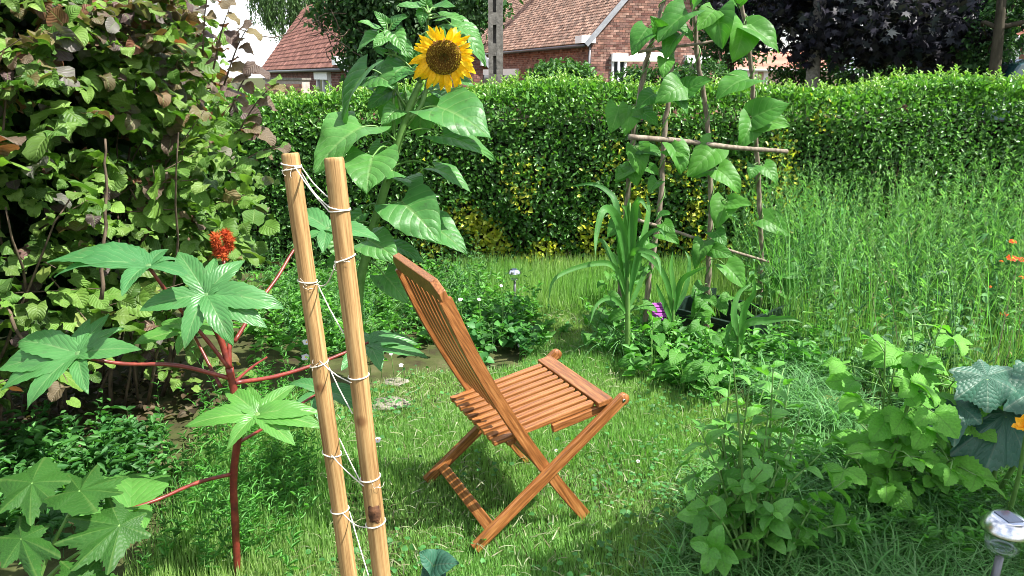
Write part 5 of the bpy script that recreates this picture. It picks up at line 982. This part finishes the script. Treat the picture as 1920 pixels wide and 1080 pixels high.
lc = at(1887, 988, 1.93); lamp('silver solar lamp with clear lens in the near right corner', lc, .064, lc.z, (.03, 0, 1))
lc = at(965, 511, 5.05); lamp('small silver solar lamp standing far off by the hedge', lc, .045, lc.z, (0, 0, 1))

# ================================================================== SHRUBS on the right
shm = [leafmesh('shrub_leaf', M['shrub'], L=1, Wd=.58, shape='oval', nv=8, nu=2, fold=f_, droop=d2, wave=.04, teeth=.03, seed=i) for i, (f_, d2) in enumerate([(.25, .7), (.35, 1.1), (.15, .4)])]
sh = thing('leafy_shrub', G(1395, 1075), 'low leafy green shrub in shade at the lower right of the lawn', 'shrub'); nl = 0
SB = G(1395, 1070)
stems = [(1290, 870), (1310, 800), (1345, 830), (1370, 700), (1385, 760), (1420, 830), (1450, 690), (1480, 720), (1440, 780), (1500, 800), (1540, 850), (1585, 900), (1530, 940), (1480, 880), (1560, 1000), (1350, 920), (1400, 900), (1450, 960), (1310, 960), (1380, 1000), (1500, 1010), (1330, 1030), (1620, 980), (1460, 830), (1300, 920), (1430, 880), (1350, 760), (1330, 745), (1405, 725), (1440, 705), (1500, 765), (1470, 690), (1375, 680)]
for k, (x_, y_) in enumerate(stems):
    dpt = SB.y + rnd.uniform(-.22, .22) + (.12 if y_ < 850 else 0) ; T_ = at(x_, y_, dpt); b0 = SB + Vector((rnd.uniform(-.09, .09), rnd.uniform(-.09, .09), 0)); mid = b0.lerp(T_, .5) + Vector((0, 0, .05)); P = spline([b0, mid, T_], 6)
    stm = MB().tube(P, [.0055 - .0035 * i / 12 for i in range(13)], 6).build('stem', M['stem_green'], sh)
    nn_ = 5 if k < 24 else 4
    for j in range(nn_):
        tt = .36 + .64 * j / (nn_ - 1); i0 = min(11, int(tt * 12)); p = P[i0].lerp(P[i0 + 1], tt * 12 - i0); dv = (P[i0 + 1] - P[i0]).normalized(); a = j * 1.571 + k
        for sg in (0, 1):
            if nl >= 300: continue
            sd_ = dv.orthogonal().normalized(); sd_ = (Matrix.Rotation(a + sg * math.pi, 3, dv) @ sd_); obj('leaf', shm[rnd.randrange(3)], sh, leafmat4(p, sd_ + dv * .45 + Vector((0, -.15, -.1)), dv + UP * .4 + Vector((rnd.gauss(0, .35), rnd.gauss(0, .35), 0)), rnd.uniform(.058, .095) * (1 - .35 * (j == nn_ - 1)))); nl += 1
# raspberry
rsm = [leafmesh('raspberry_leaflet', M['raspberry'], L=1, Wd=.74, shape='lance', nv=14, nu=2, fold=f_, droop=d2, wave=.06, teeth=.1, seed=i + 50) for i, (f_, d2) in enumerate([(.2, .6), (.3, .9), (.12, .4)])]
rp = thing('raspberry_bush', G(1680, 960), 'raspberry bush with large bright toothed leaves beside the blue green squash leaves', 'shrub'); RB = G(1690, 955); nl = 0
for k, (x_, y_) in enumerate([(1690, 620), (1640, 690), (1740, 640), (1770, 600), (1700, 720), (1610, 790), (1800, 700), (1760, 800), (1680, 840), (1580, 850), (1830, 740), (1650, 760), (1790, 860), (1720, 880), (1710, 590), (1660, 640)]):
    dpt = RB.y + rnd.uniform(-.3, .2); T_ = at(x_, y_, dpt); b0 = RB + Vector((rnd.uniform(-.12, .12), rnd.uniform(-.08, .08), 0)); P = spline([b0, b0.lerp(T_, .5) + Vector((0, 0, .06)), T_], 6); MB().tube(P, [.006 - .004 * i / 12 for i in range(13)], 6).build('cane', M['stem_green'], rp)
    for j in range(4):
        tt = .4 + .6 * j / 3; i0 = min(11, int(tt * 12)); p = P[i0]; a = j * 2.4 + k * 1.3; out = Vector((math.cos(a), math.sin(a) - .35, .12)).normalized(); e = p + out * rnd.uniform(.07, .13); MB().tube([p, p.lerp(e, .5) + UP * .01, e], .0022, 5).build('petiole', M['stem_green'], rp)
        sd_ = out.cross(UP).normalized(); s_ = rnd.uniform(.07, .12) * (.7 if j == 3 else 1)
        for f_, m_ in ((out + Vector((0, 0, -.35)), 1.1), (sd_ + out * .35 - UP * .2, .9), (-sd_ + out * .35 - UP * .2, .9)):
            if nl < 300: obj('leaf', rsm[rnd.randrange(3)], rp, leafmat4(e, f_, UP + Vector((rnd.gauss(0, .5), -.45 + rnd.gauss(0, .4), 0)), s_ * m_)); nl += 1
# courgette: big blue green leaves and an orange flower
cg = thing('courgette_plant', G(1900, 900), 'courgette with very large blue green leaves and an orange flower', 'plant'); CGY = 2.45
def sqleaf(c, n, tips, wr, seed):
    l_ = palm(cg, 'courgette', c, CGY, n, tips, .84, seed, .16, .03); C_ = at(*c, CGY); MB().tube(spline([Vector((at(1900, 900, CGY).x, CGY + .1, 0)), C_ - UP * .15, C_ - UP * .01], 5), .009, 8).build('petiole', M['stem_green'], l_)
sqleaf((1885, 775), (-.2, -.7, .68), [(1775, 775), (1785, 850), (1850, 890), (1945, 880), (1990, 810), (1950, 750), (1830, 735)], .72, 1)
sqleaf((1850, 705), (.1, -.75, .65), [(1785, 690), (1795, 745), (1860, 770), (1920, 735), (1910, 685), (1840, 672)], .72, 2)
sqleaf((1960, 720), (.1, -.5, .85), [(1880, 700), (1890, 760), (1970, 800), (2040, 740), (1980, 670), (1910, 670)], .7, 3)
sqleaf((1800, 760), (-.3, -.4, .85), [(1740, 740), (1735, 800), (1790, 830), (1840, 790), (1830, 740)], .7, 4)
fl = at(1925, 805, CGY - .2); fm = leafmesh('petal', M['yellow_petal'], L=1, Wd=.5, shape='lance', nv=7, nu=2, fold=.25, droop=.5, wave=.12)
for k in range(5):
    a = k * 1.257; obj('petal', fm, cg, leafmat4(fl, (math.cos(a) * .35 - .6, -.3, math.sin(a) * .4 + .6), (-.5, -.3, .5), .07))
twig([fl, fl + Vector((.04, .05, -.2)), fl + Vector((.08, .12, -.42))], .006, .008, cg, name='flower_stem')
# pale yellow dying leaves beside the raspberry
t = thing('lettuce_plant', G(1575, 790), 'yellowing low leaves beside the grass tuft left of the raspberry', 'plant'); lm = leafmesh('leaf', leaf_mat('yellow_leaf', (.42, .4, .06), (.45, .3, .1), .35, .5, .3, veins=6, veincol=(.5, .5, .25)), L=1, Wd=.6, shape='oval', nv=8, nu=3, fold=.2, droop=1.0, wave=.12)
for k in range(9):
    a = k * .7; obj('leaf', lm, t, leafmat4(at(1570 + rnd.uniform(-12, 12), 765, 3.35), (math.cos(a), math.sin(a) - .3, .35), (0, -.3, 1), rnd.uniform(.07, .12)))
# little dark leaves at the very bottom
t = thing('squash_seedling', G(815, 1110), 'dark broad seedling leaves at the bottom edge near the stakes', 'plant'); y0 = 1.8
for (b_, e_) in (((815, 1060), (862, 1058)), ((812, 1062), (785, 1035)), ((818, 1066), (835, 1090)), ((810, 1065), (790, 1088))): big_leaf(t, 'courgette', None, b_, e_, 1.0, (0, -.5, .85), y0, y0 - .03, droop=.4)
twig([at(815, 1140, y0) * 1.0, at(814, 1062, y0)], .004, .003, t, name='stem')
sl = bpy.data.objects[t.name]

# ================================================================== FLOWERS
def flower(name, label, c, size, mat, npet=5, face=(0, -.6, .8), h=None, group=None, cupped=.3, centre=None):
    c = Vector(c); t = thing(name, (c.x, c.y, 0), label, 'flower', group); fa = Vector(face).normalized(); q = fa.to_track_quat('Z', 'Y')
    MB().tube(spline([(c.x + rnd.uniform(-.02, .02), c.y + .02, 0), c.lerp(Vector((c.x, c.y, 0)), .5) + Vector((.008, 0, 0)), c], 4), .0018, 5).build('stem', M['stem_green'], t)
    for k in range(npet):
        a = 2 * math.pi * k / npet + .3; rd = q @ Vector((math.cos(a), math.sin(a), cupped)); obj('petal', mat, t, leafmat4(c, rd, fa, size * rnd.uniform(.85, 1.1)))
    MB().lathe([(0, .004), (size * .16, .003), (size * .2, 0), (0, -.004)], c + fa * .002, 8, fa).build('flower_centre', M[centre or 'petal'], t)
wpm = leafmesh('petal', M['white_petal'], L=1, Wd=.95, shape='petal', nv=5, nu=2, fold=.1, droop=.4, wave=.08)
rpm = leafmesh('petal', M['red_petal'], L=1, Wd=.55, shape='petal', nv=4, nu=1, fold=.1, droop=.6, wave=.1)
MAL = 'pale pink mallow flowers by the stakes'; STR = 'small white flowers among the low plants'
for (x_, y_, s_, lb) in ((575, 642, .022, 'small pale pink flower just left of the thinner stake, upper of two'), (573, 670, .024, 'white flower just left of the thinner stake, lower of two'), (712, 676, .027, 'largest white flower just right of the thicker stake'), (752, 685, .014, 'small white flower right of the largest white one by the stakes'), (733, 664, .010, 'tiny pinkish bud above the white flower by the stakes'), (708, 825, .014, 'tiny pink flower beside the thicker stake above the dark grass'), (690, 663, .011, 'little white flower touching the right side of the thicker stake')):
    flower('mallow_flower', lb, at(x_, y_, 3.75 if y_ < 800 else 2.6), s_, wpm, group=MAL)
for i, (x_, y_, s_) in enumerate(((880, 610, .015), (905, 632, .012), (885, 651, .014), (974, 648, .015), (1018, 665, .012), (863, 562, .014), (898, 562, .011), (940, 536, .011), (800, 615, .011), (1043, 845, .009), (1196, 865, .009))):
    flower('strawberry_flower', ['white strawberry flower behind the chair back, upper middle one', 'small white flower right of the chair back, second down', 'white flower touching the chair back edge', 'white flower out on the grass edge above the seat', 'small white flower above the front corner of the seat', 'white flower beside the chair top rail', 'small white flower up near the solar lamp', 'white flower left of the far solar lamp', 'small white flower left of the chair back', 'daisy under the front corner of the seat', 'daisy on the lawn to the right of the chair'][i], at(x_, y_, 4.3 if y_ < 700 else G(x_, y_).y - .02), s_, wpm, face=(.1, -.7, .7), group=STR, centre='petal')
for i, (x_, y_, s_) in enumerate(((1899, 453, .022), (1898, 484, .034), (1917, 487, .03), (1883, 589, .026), (1856, 537, .012), (1878, 490, .012), (1916, 520, .016))):
    flower('marigold', ['orange red marigold highest at the right edge', 'large orange red marigold below the highest one', 'orange red marigold cut by the right edge, beside the large one', 'orange red marigold alone above the squash leaves', 'tiny red bud left of the marigolds', 'small dark red bud just left of the large marigold', 'small marigold under the pair at the right edge'][i], at(x_, y_, 4.0), s_, rpm, npet=11, face=(-.1, -.35, .9), group='marigolds at the right edge', cupped=.1)

# ================================================================== GROUND COVER AND GRASS
def herbs(name, label, P, h, nl, ll, lw, cols, up=.6, stemw=.0022, T=T_LEAF, cat='weeds', lean=.12, tmin=.05, shrink=.5):
    """upright stems carrying small leaves: all in one mass"""
    n = len(P); hh = h[0] + (h[1] - h[0]) * rng.random(n); ln = rng.normal(size=(n, 2)) * lean; T0 = np.concatenate([P, np.zeros((n, 1))], 1); tip = T0 + np.stack([ln[:, 0] * hh, ln[:, 1] * hh, hh], 1)
    an = rng.uniform(0, 6.28, n); c = colmix(n, cols, .15)
    V = []; 
    tv = np.array([(0., -1), (0., 1), (.5, -.8), (.5, .8), (1., 0)]); sdv = np.stack([np.cos(an), np.sin(an), 0 * an], 1) * stemw / 2
    Vs = T0[:, None] + (tip - T0)[:, None] * tv[None, :, 0:1] + sdv[:, None] * tv[None, :, 1:2]; Vs[:, 2:4, :2] += (ln * hh[:, None] * -.12)[:, None]
    t_ = tmin + (1 - tmin) * rng.random((n, nl)); pos = T0[:, None] + (tip - T0)[:, None] * t_[..., None]; pos[..., :2] += (ln * hh[:, None] * -.12)[:, None] * (1 - abs(t_ * 2 - 1))[..., None]
    a2 = rng.uniform(0, 6.28, (n, nl)); fw = np.stack([np.cos(a2), np.sin(a2), up + .3 * rng.normal(size=(n, nl))], -1); N = n * nl
    sz = (ll * (.6 + .7 * rng.random((n, nl))) * (1 - shrink * t_)).ravel(); nr = np.array((0, 0, 1.)) + .45 * rng.normal(size=(N, 3)); cc = np.repeat(c, nl, axis=0) * (1 + .15 * rng.normal(size=(N, 1)))
    tvv, tf = T; f = nrmz(fw.reshape(-1, 3)); x = nrmz(np.cross(f, nr)); nn_ = np.cross(x, f); sz = sz[:, None, None]
    VL = pos.reshape(-1, 1, 3) + sz * (tvv[None, :, 1:2] * f[:, None] + tvv[None, :, 2:3] * nn_[:, None] + lw * tvv[None, :, 0:1] * x[:, None]); nv = len(tvv)
    lpS = np.array([0, 1, 3, 2, 2, 3, 4]); loops = (lpS[None] + 5 * np.arange(n)[:, None]).ravel(); sizes = np.tile([4, 3], n)
    lp = np.array([i for q in tf for i in q]); l2 = (lp[None] + nv * np.arange(N)[:, None]).ravel() + 5 * n
    obj(name, np_mesh(name, np.concatenate([Vs.reshape(-1, 3), VL.reshape(-1, 3)]), np.concatenate([loops, l2]), np.concatenate([sizes, np.tile([len(q) for q in tf], N)]), M['herb'], None, np.clip(np.concatenate([np.repeat(c * .9, 5, axis=0), np.repeat(cc, nv, axis=0)]), .004, .9), True), None, label=label, cat=cat, kind='stuff')
WEED = ((0.13, 0.25, 0.07), (0.19, 0.33, 0.1), (0.1, 0.21, 0.08), (0.24, 0.36, 0.13)); HERB = ((0.1, 0.24, 0.04), (0.15, 0.32, 0.05), (0.12, 0.27, 0.045))
right_bed = [(1.75, 3.2), (2.0, 2.9), (3.6, 3.0), (5.2, 5.0), (5.2, 6.1), (1.75, 6.1), (1.6, 5.2), (1.55, 4.2)]
def soft(P, sg): return P + rng.normal(size=P.shape) * sg
def patchy(P, sc, seed, lo=.35):
    k = vnoise(P[:, 0], P[:, 1], sc, seed); return P[rng.random(len(P)) < np.clip((k - lo) * 4, .05, 1)]
herbs('tall_weeds', 'tall fine leaved weeds filling the bed on the right', patchy(samplepoly(right_bed, 1500), 3.5, 40, .38), (.35, .95), 30, .062, .085, WEED, up=1.15, stemw=.0042, lean=.15, shrink=.3)
herbs('dark_weeds', 'deeper green weeds between the tall ones in the right bed', patchy(samplepoly(right_bed, 800), 4, 41, .4), (.25, .65), 24, .06, .13, ((0.05, 0.13, 0.045), (0.075, 0.17, 0.065)), up=.5, stemw=.004)
herbs('broad_weeds', 'broader leaved weeds low in the bed on the right', samplepoly(right_bed, 420), (.15, .5), 13, .1, .42, WEED, up=.4, T=T_OVAL, stemw=.004)
herbs('seeding_grass', 'thin seeding grass stalks standing above the weeds', patchy(samplepoly(right_bed, 650), 3, 42), (.75, 1.28), 22, .035, .22, ((0.22, 0.36, 0.1), (0.28, 0.42, 0.15)), up=1.1, tmin=.55, stemw=.0035, lean=.2)
herbs('bed_greens', 'low green plants crowding the foot of the hedge behind the chair', soft(samplepoly(gpoly((500, 620), (560, 670), (690, 660), (830, 630), (930, 650), (980, 640), (960, 590), (900, 560), (860, 535), (500, 535)), 520), .16), (.04, .27), 14, .075, .4, HERB, up=.4, lean=.25)
herbs('bed_grass_stalks', 'wispy green stalks rising out of the plants behind the chair', soft(samplepoly(gpoly((500, 640), (690, 660), (930, 650), (900, 540), (500, 540)), 420), .12), (.15, .5), 14, .05, .16, WEED, up=.8, lean=.3)
herbs('strawberry_leaves', 'strawberry plants with broad dark leaves behind the chair', soft(samplepoly(gpoly((850, 650), (910, 690), (990, 675), (980, 620), (940, 590), (850, 590)), 90), .12), (.05, .18), 8, .085, .75, ((0.05, 0.15, 0.03), (0.08, 0.2, 0.035)), up=.3, tmin=.4, T=T_OVAL)
herbs('feathery_weeds', 'fine feathery weeds around the castor stem', soft(samplepoly(gpoly((300, 1080), (560, 1080), (570, 900), (560, 800), (520, 740), (400, 850)), 150), .1), (.12, .4), 24, .045, .15, ((0.1, 0.24, 0.045), (0.14, 0.31, 0.06)), up=.6, lean=.25)
herbs('shade_weeds', 'mixed green weeds along the foot of the hazel', samplepoly(gpoly((-60, 1040), (250, 1060), (300, 960), (330, 860), (300, 830), (-60, 850)), 200), (.08, .3), 13, .07, .42, ((0.05, 0.14, 0.03), (0.08, 0.19, 0.035)), up=.35)
herbs('bean_undergrowth', 'tangle of seedlings and weeds at the foot of the trellis', soft(samplepoly(gpoly((1130, 620), (1230, 680), (1290, 740), (1400, 730), (1560, 730), (1600, 650), (1540, 640), (1400, 670), (1270, 660), (1180, 610)), 330), .1), (.05, .24), 12, .085, .5, ((0.09, 0.23, 0.04), (0.13, 0.3, 0.05), (0.17, 0.33, 0.07)), up=.4, lean=.25)
herbs('shrub_undergrowth', 'dark low weeds under the shrub and raspberry in the shade', samplepoly(gpoly((1250, 1080), (1300, 960), (1500, 880), (1900, 860), (1990, 1080)), 320), (.06, .22), 12, .06, .35, HERB, up=.4)
# grass blades
def grass(name, label, P, h, wd, cols, lean=.45, colnoise=True):
    n = len(P); an = rng.uniform(0, 6.28, n); L = lean * (.3 + rng.random(n)); fw = np.stack([np.cos(an) * L, np.sin(an) * L, np.ones(n)], 1); up_ = np.stack([-np.cos(an), -np.sin(an), np.full(n, .4)], 1)
    zz = (vnoise(P[:, 0], P[:, 1], 2.2, 3) - .5) * .035 - .02; pos = np.concatenate([P, zz[:, None]], 1); c = colmix(n, cols, .15)
    if colnoise:
        k = np.clip(vnoise(P[:, 0], P[:, 1], 4.0, 8) * 1.6 - .45, 0, 1)[:, None] * .7; c = c * (1 - k) + colmix(n, ((0.3, 0.37, 0.09), (0.4, 0.42, 0.15)), .12) * k
    scatter(name, T_STRIP, pos, fw, -up_, h, wd / h, c, M['grass'], None, label=label, cat='grass', kind='stuff')
GR = ((0.15, 0.28, 0.05), (0.21, 0.35, 0.075), (0.17, 0.3, 0.06), (0.27, 0.38, 0.11))
lawn = gpoly((430, 1200), (1700, 1200), (1640, 860), (1560, 780), (1300, 720), (1250, 690), (1170, 660), (1130, 600), (1200, 540), (1160, 508), (880, 508), (900, 560), (1000, 620), (980, 690), (760, 700), (640, 760), (600, 860), (420, 1000))
def lod(poly, dens0, Nmax):
    P = samplepoly(poly, Nmax); k = np.clip((3.0 / P[:, 1]) ** 1.1, .35, 1); return P[rng.random(len(P)) < k]
P = lod(lawn, 1, 190000); bare = np.hypot((P[:, 0] - G(585, 1065).x) / .16, (P[:, 1] - G(585, 1065).y) / .1); P = P[bare > .6 + .5 * rng.random(len(P))]
edge = np.clip(vnoise(P[:, 0], P[:, 1], 6, 31) * 1.8 - .4, .0, 1.3); far = np.clip((P[:, 1] - 4.8) / 1.2, 0, 1)
grass('lawn_grass', 'short bright lawn grass around the chair', P, (.022 + .04 * rng.random(len(P)) ** 1.3) * (.75 + .8 * edge) * (1 + .5 * far) + .008, .0036, GR, 1.15)
P = samplepoly(gpoly((840, 505), (1420, 505), (1430, 590), (1180, 610), (1150, 570), (1060, 590), (1000, 600), (930, 560)), 15000); grass('meadow_grass', 'longer grass around the far lamp at the foot of the hedge', P, .09 + .13 * rng.random(len(P)), .005, GR, .4)
P = soft(samplepoly(gpoly((260, 1130), (620, 1130), (600, 850), (560, 740), (380, 860)), 16000), .05); grass('edge_grass', 'long uneven grass at the castor foot', P, .035 + .08 * rng.random(len(P)), .0045, GR, .5)
P = samplepoly(gpoly((1200, 1200), (2000, 1200), (1990, 860), (1500, 850), (1330, 880)), 9000); n = len(P); an = rng.uniform(0, 6.28, n)
scatter('shady_grass', T_ARC, np.concatenate([P, np.zeros((n, 1))], 1), np.stack([np.cos(an), np.sin(an), 1.2 * rng.random(n)], 1), np.array((0, 0, 1.)) + .1 * rng.normal(size=(n, 3)), .09 + .15 * rng.random(n), .026, colmix(n, ((0.1, 0.23, 0.05), (0.15, 0.3, 0.07), (0.2, 0.3, 0.1))), M['grass'], None, label='long shaded grass under the shrub at the lower right', cat='grass', kind='stuff')
P = samplepoly([(1.3, 1.1), (3.6, 1.1), (3.8, 3.2), (1.9, 3.2)], 16000); grass('corner_grass', 'rough grass beyond the courgette at the right edge', P, .06 + .12 * rng.random(len(P)), .0045, GR, .7)
def up_blades(name, label, P, h0, h1, wd, cols):
    n = len(P); an = rng.uniform(0, 6.28, n); h = h0 + (h1 - h0) * rng.random(n); L = .1 + .35 * rng.random(n); fw = np.stack([np.cos(an) * L, np.sin(an) * L, np.ones(n)], 1)
    scatter(name, T_STRIP, np.concatenate([P, np.zeros((n, 1))], 1), fw, np.stack([np.cos(an), np.sin(an), np.zeros(n)], 1) * -1, h, wd / h, colmix(n, cols, .2), M['grass'], None, label=label, cat='grass', kind='stuff')
up_blades('tall_grass', 'tall narrow grass blades standing through the weed bed', patchy(samplepoly(right_bed, 3400), 3, 77, .38), .4, 1.05, .0042, ((0.14, 0.3, 0.07), (0.2, 0.38, 0.09)))
P = samplepoly([(1.75, 3.5), (2.6, 2.9), (5, 4.6), (5, 6.1), (1.7, 6.1), (1.5, 4.9), (1.6, 4.0)], 16000); grass('bed_grass', 'grass growing among the weeds of the right bed', P, .12 + .3 * rng.random(len(P)), .005, GR, .35)
cs = [(1500, 770, 330), (1540, 810, 260), (1480, 700, 260), (1560, 730, 220), (1470, 1010, 160), (1440, 740, 160), (1600, 800, 160), (1520, 690, 160), (1620, 940, 160), (1720, 990, 160), (1150, 660, 120)]
P = np.concatenate([np.array(G(a_, b_)[:2]) + rng.normal(size=(n_, 2)) * .05 for a_, b_, n_ in cs]); n = len(P); an = rng.uniform(0, 6.28, n)
scatter('drooping_grass', T_ARC, np.concatenate([P, np.zeros((n, 1))], 1), np.stack([np.cos(an), np.sin(an), .9 * rng.random(n)], 1), np.array((0, 0, 1.)) + .1 * rng.normal(size=(n, 3)), .16 + .2 * rng.random(n), .018, colmix(n, ((0.13, 0.27, 0.07), (0.19, 0.34, 0.11), (0.1, 0.22, 0.06))), M['grass'], None, label='drooping grass tufts between the shrub and the trellis', cat='grass', kind='stuff')
# clover and dead blades in the lawn
P = patchy(samplepoly(lawn, 5200), 5, 60, .5); N = len(P)
scatter('clover', T_OVAL, np.concatenate([P, .02 + .03 * rng.random((N, 1))], 1), np.concatenate([rng.normal(size=(N, 2)), .15 * rng.normal(size=(N, 1))], 1), np.array((0, -.1, 1.)) + .3 * rng.normal(size=(N, 3)), .012 + .014 * rng.random(N), .9, colmix(N, ((0.06, 0.17, 0.035), (0.09, 0.23, 0.05))), M['herb'], None, label='patches of small clover leaves in the lawn', cat='clover', kind='stuff')
P = samplepoly(lawn, 3200); N = len(P)
scatter('dead_blades', T_STRIP, np.concatenate([P, .01 + .025 * rng.random((N, 1))], 1), np.concatenate([rng.normal(size=(N, 2)), .25 * rng.random((N, 1))], 1), np.array((0, 0, 1.)) + .3 * rng.normal(size=(N, 3)), .03 + .04 * rng.random(N), .07, colmix(N, ((0.34, 0.29, 0.15), (0.26, 0.21, 0.1), (0.4, 0.36, 0.2))), M['grass'], None, label='dry straw coloured blades lying in the lawn', cat='grass', kind='stuff')
herbs('dead_stems', 'dry tan stems standing among the weeds on the right', samplepoly(right_bed, 130), (.4, 1.0), 6, .03, .3, ((0.3, 0.24, 0.13), (0.22, 0.17, 0.09)), up=.6, tmin=.5, stemw=.005, lean=.35)
herbs('large_weed_leaves', 'larger pale leaves scattered through the weed bed', samplepoly(right_bed, 90), (.3, .7), 6, .13, .36, ((0.12, 0.28, 0.08), (0.16, 0.33, 0.1)), up=.2, tmin=.4, T=T_OVAL, stemw=.005, lean=.2)
# fallen dead leaves under the hazel
P = samplepoly(gpoly((0, 900), (260, 900), (330, 800), (420, 760), (300, 650), (0, 700)), 700); N = len(P)
scatter('leaf_litter', T_OVAL, np.concatenate([P, .012 + .02 * rng.random((N, 1))], 1), np.concatenate([rng.normal(size=(N, 2)), .1 * rng.normal(size=(N, 1))], 1), np.array((0, 0, 1.)) + .4 * rng.normal(size=(N, 3)), .05, .7, colmix(N, ((0.12, 0.07, 0.035), (0.2, 0.13, 0.07), (0.07, 0.045, 0.025))), M['herb'], None, label='brown fallen leaves on the soil under the hazel', cat='leaves', kind='stuff')
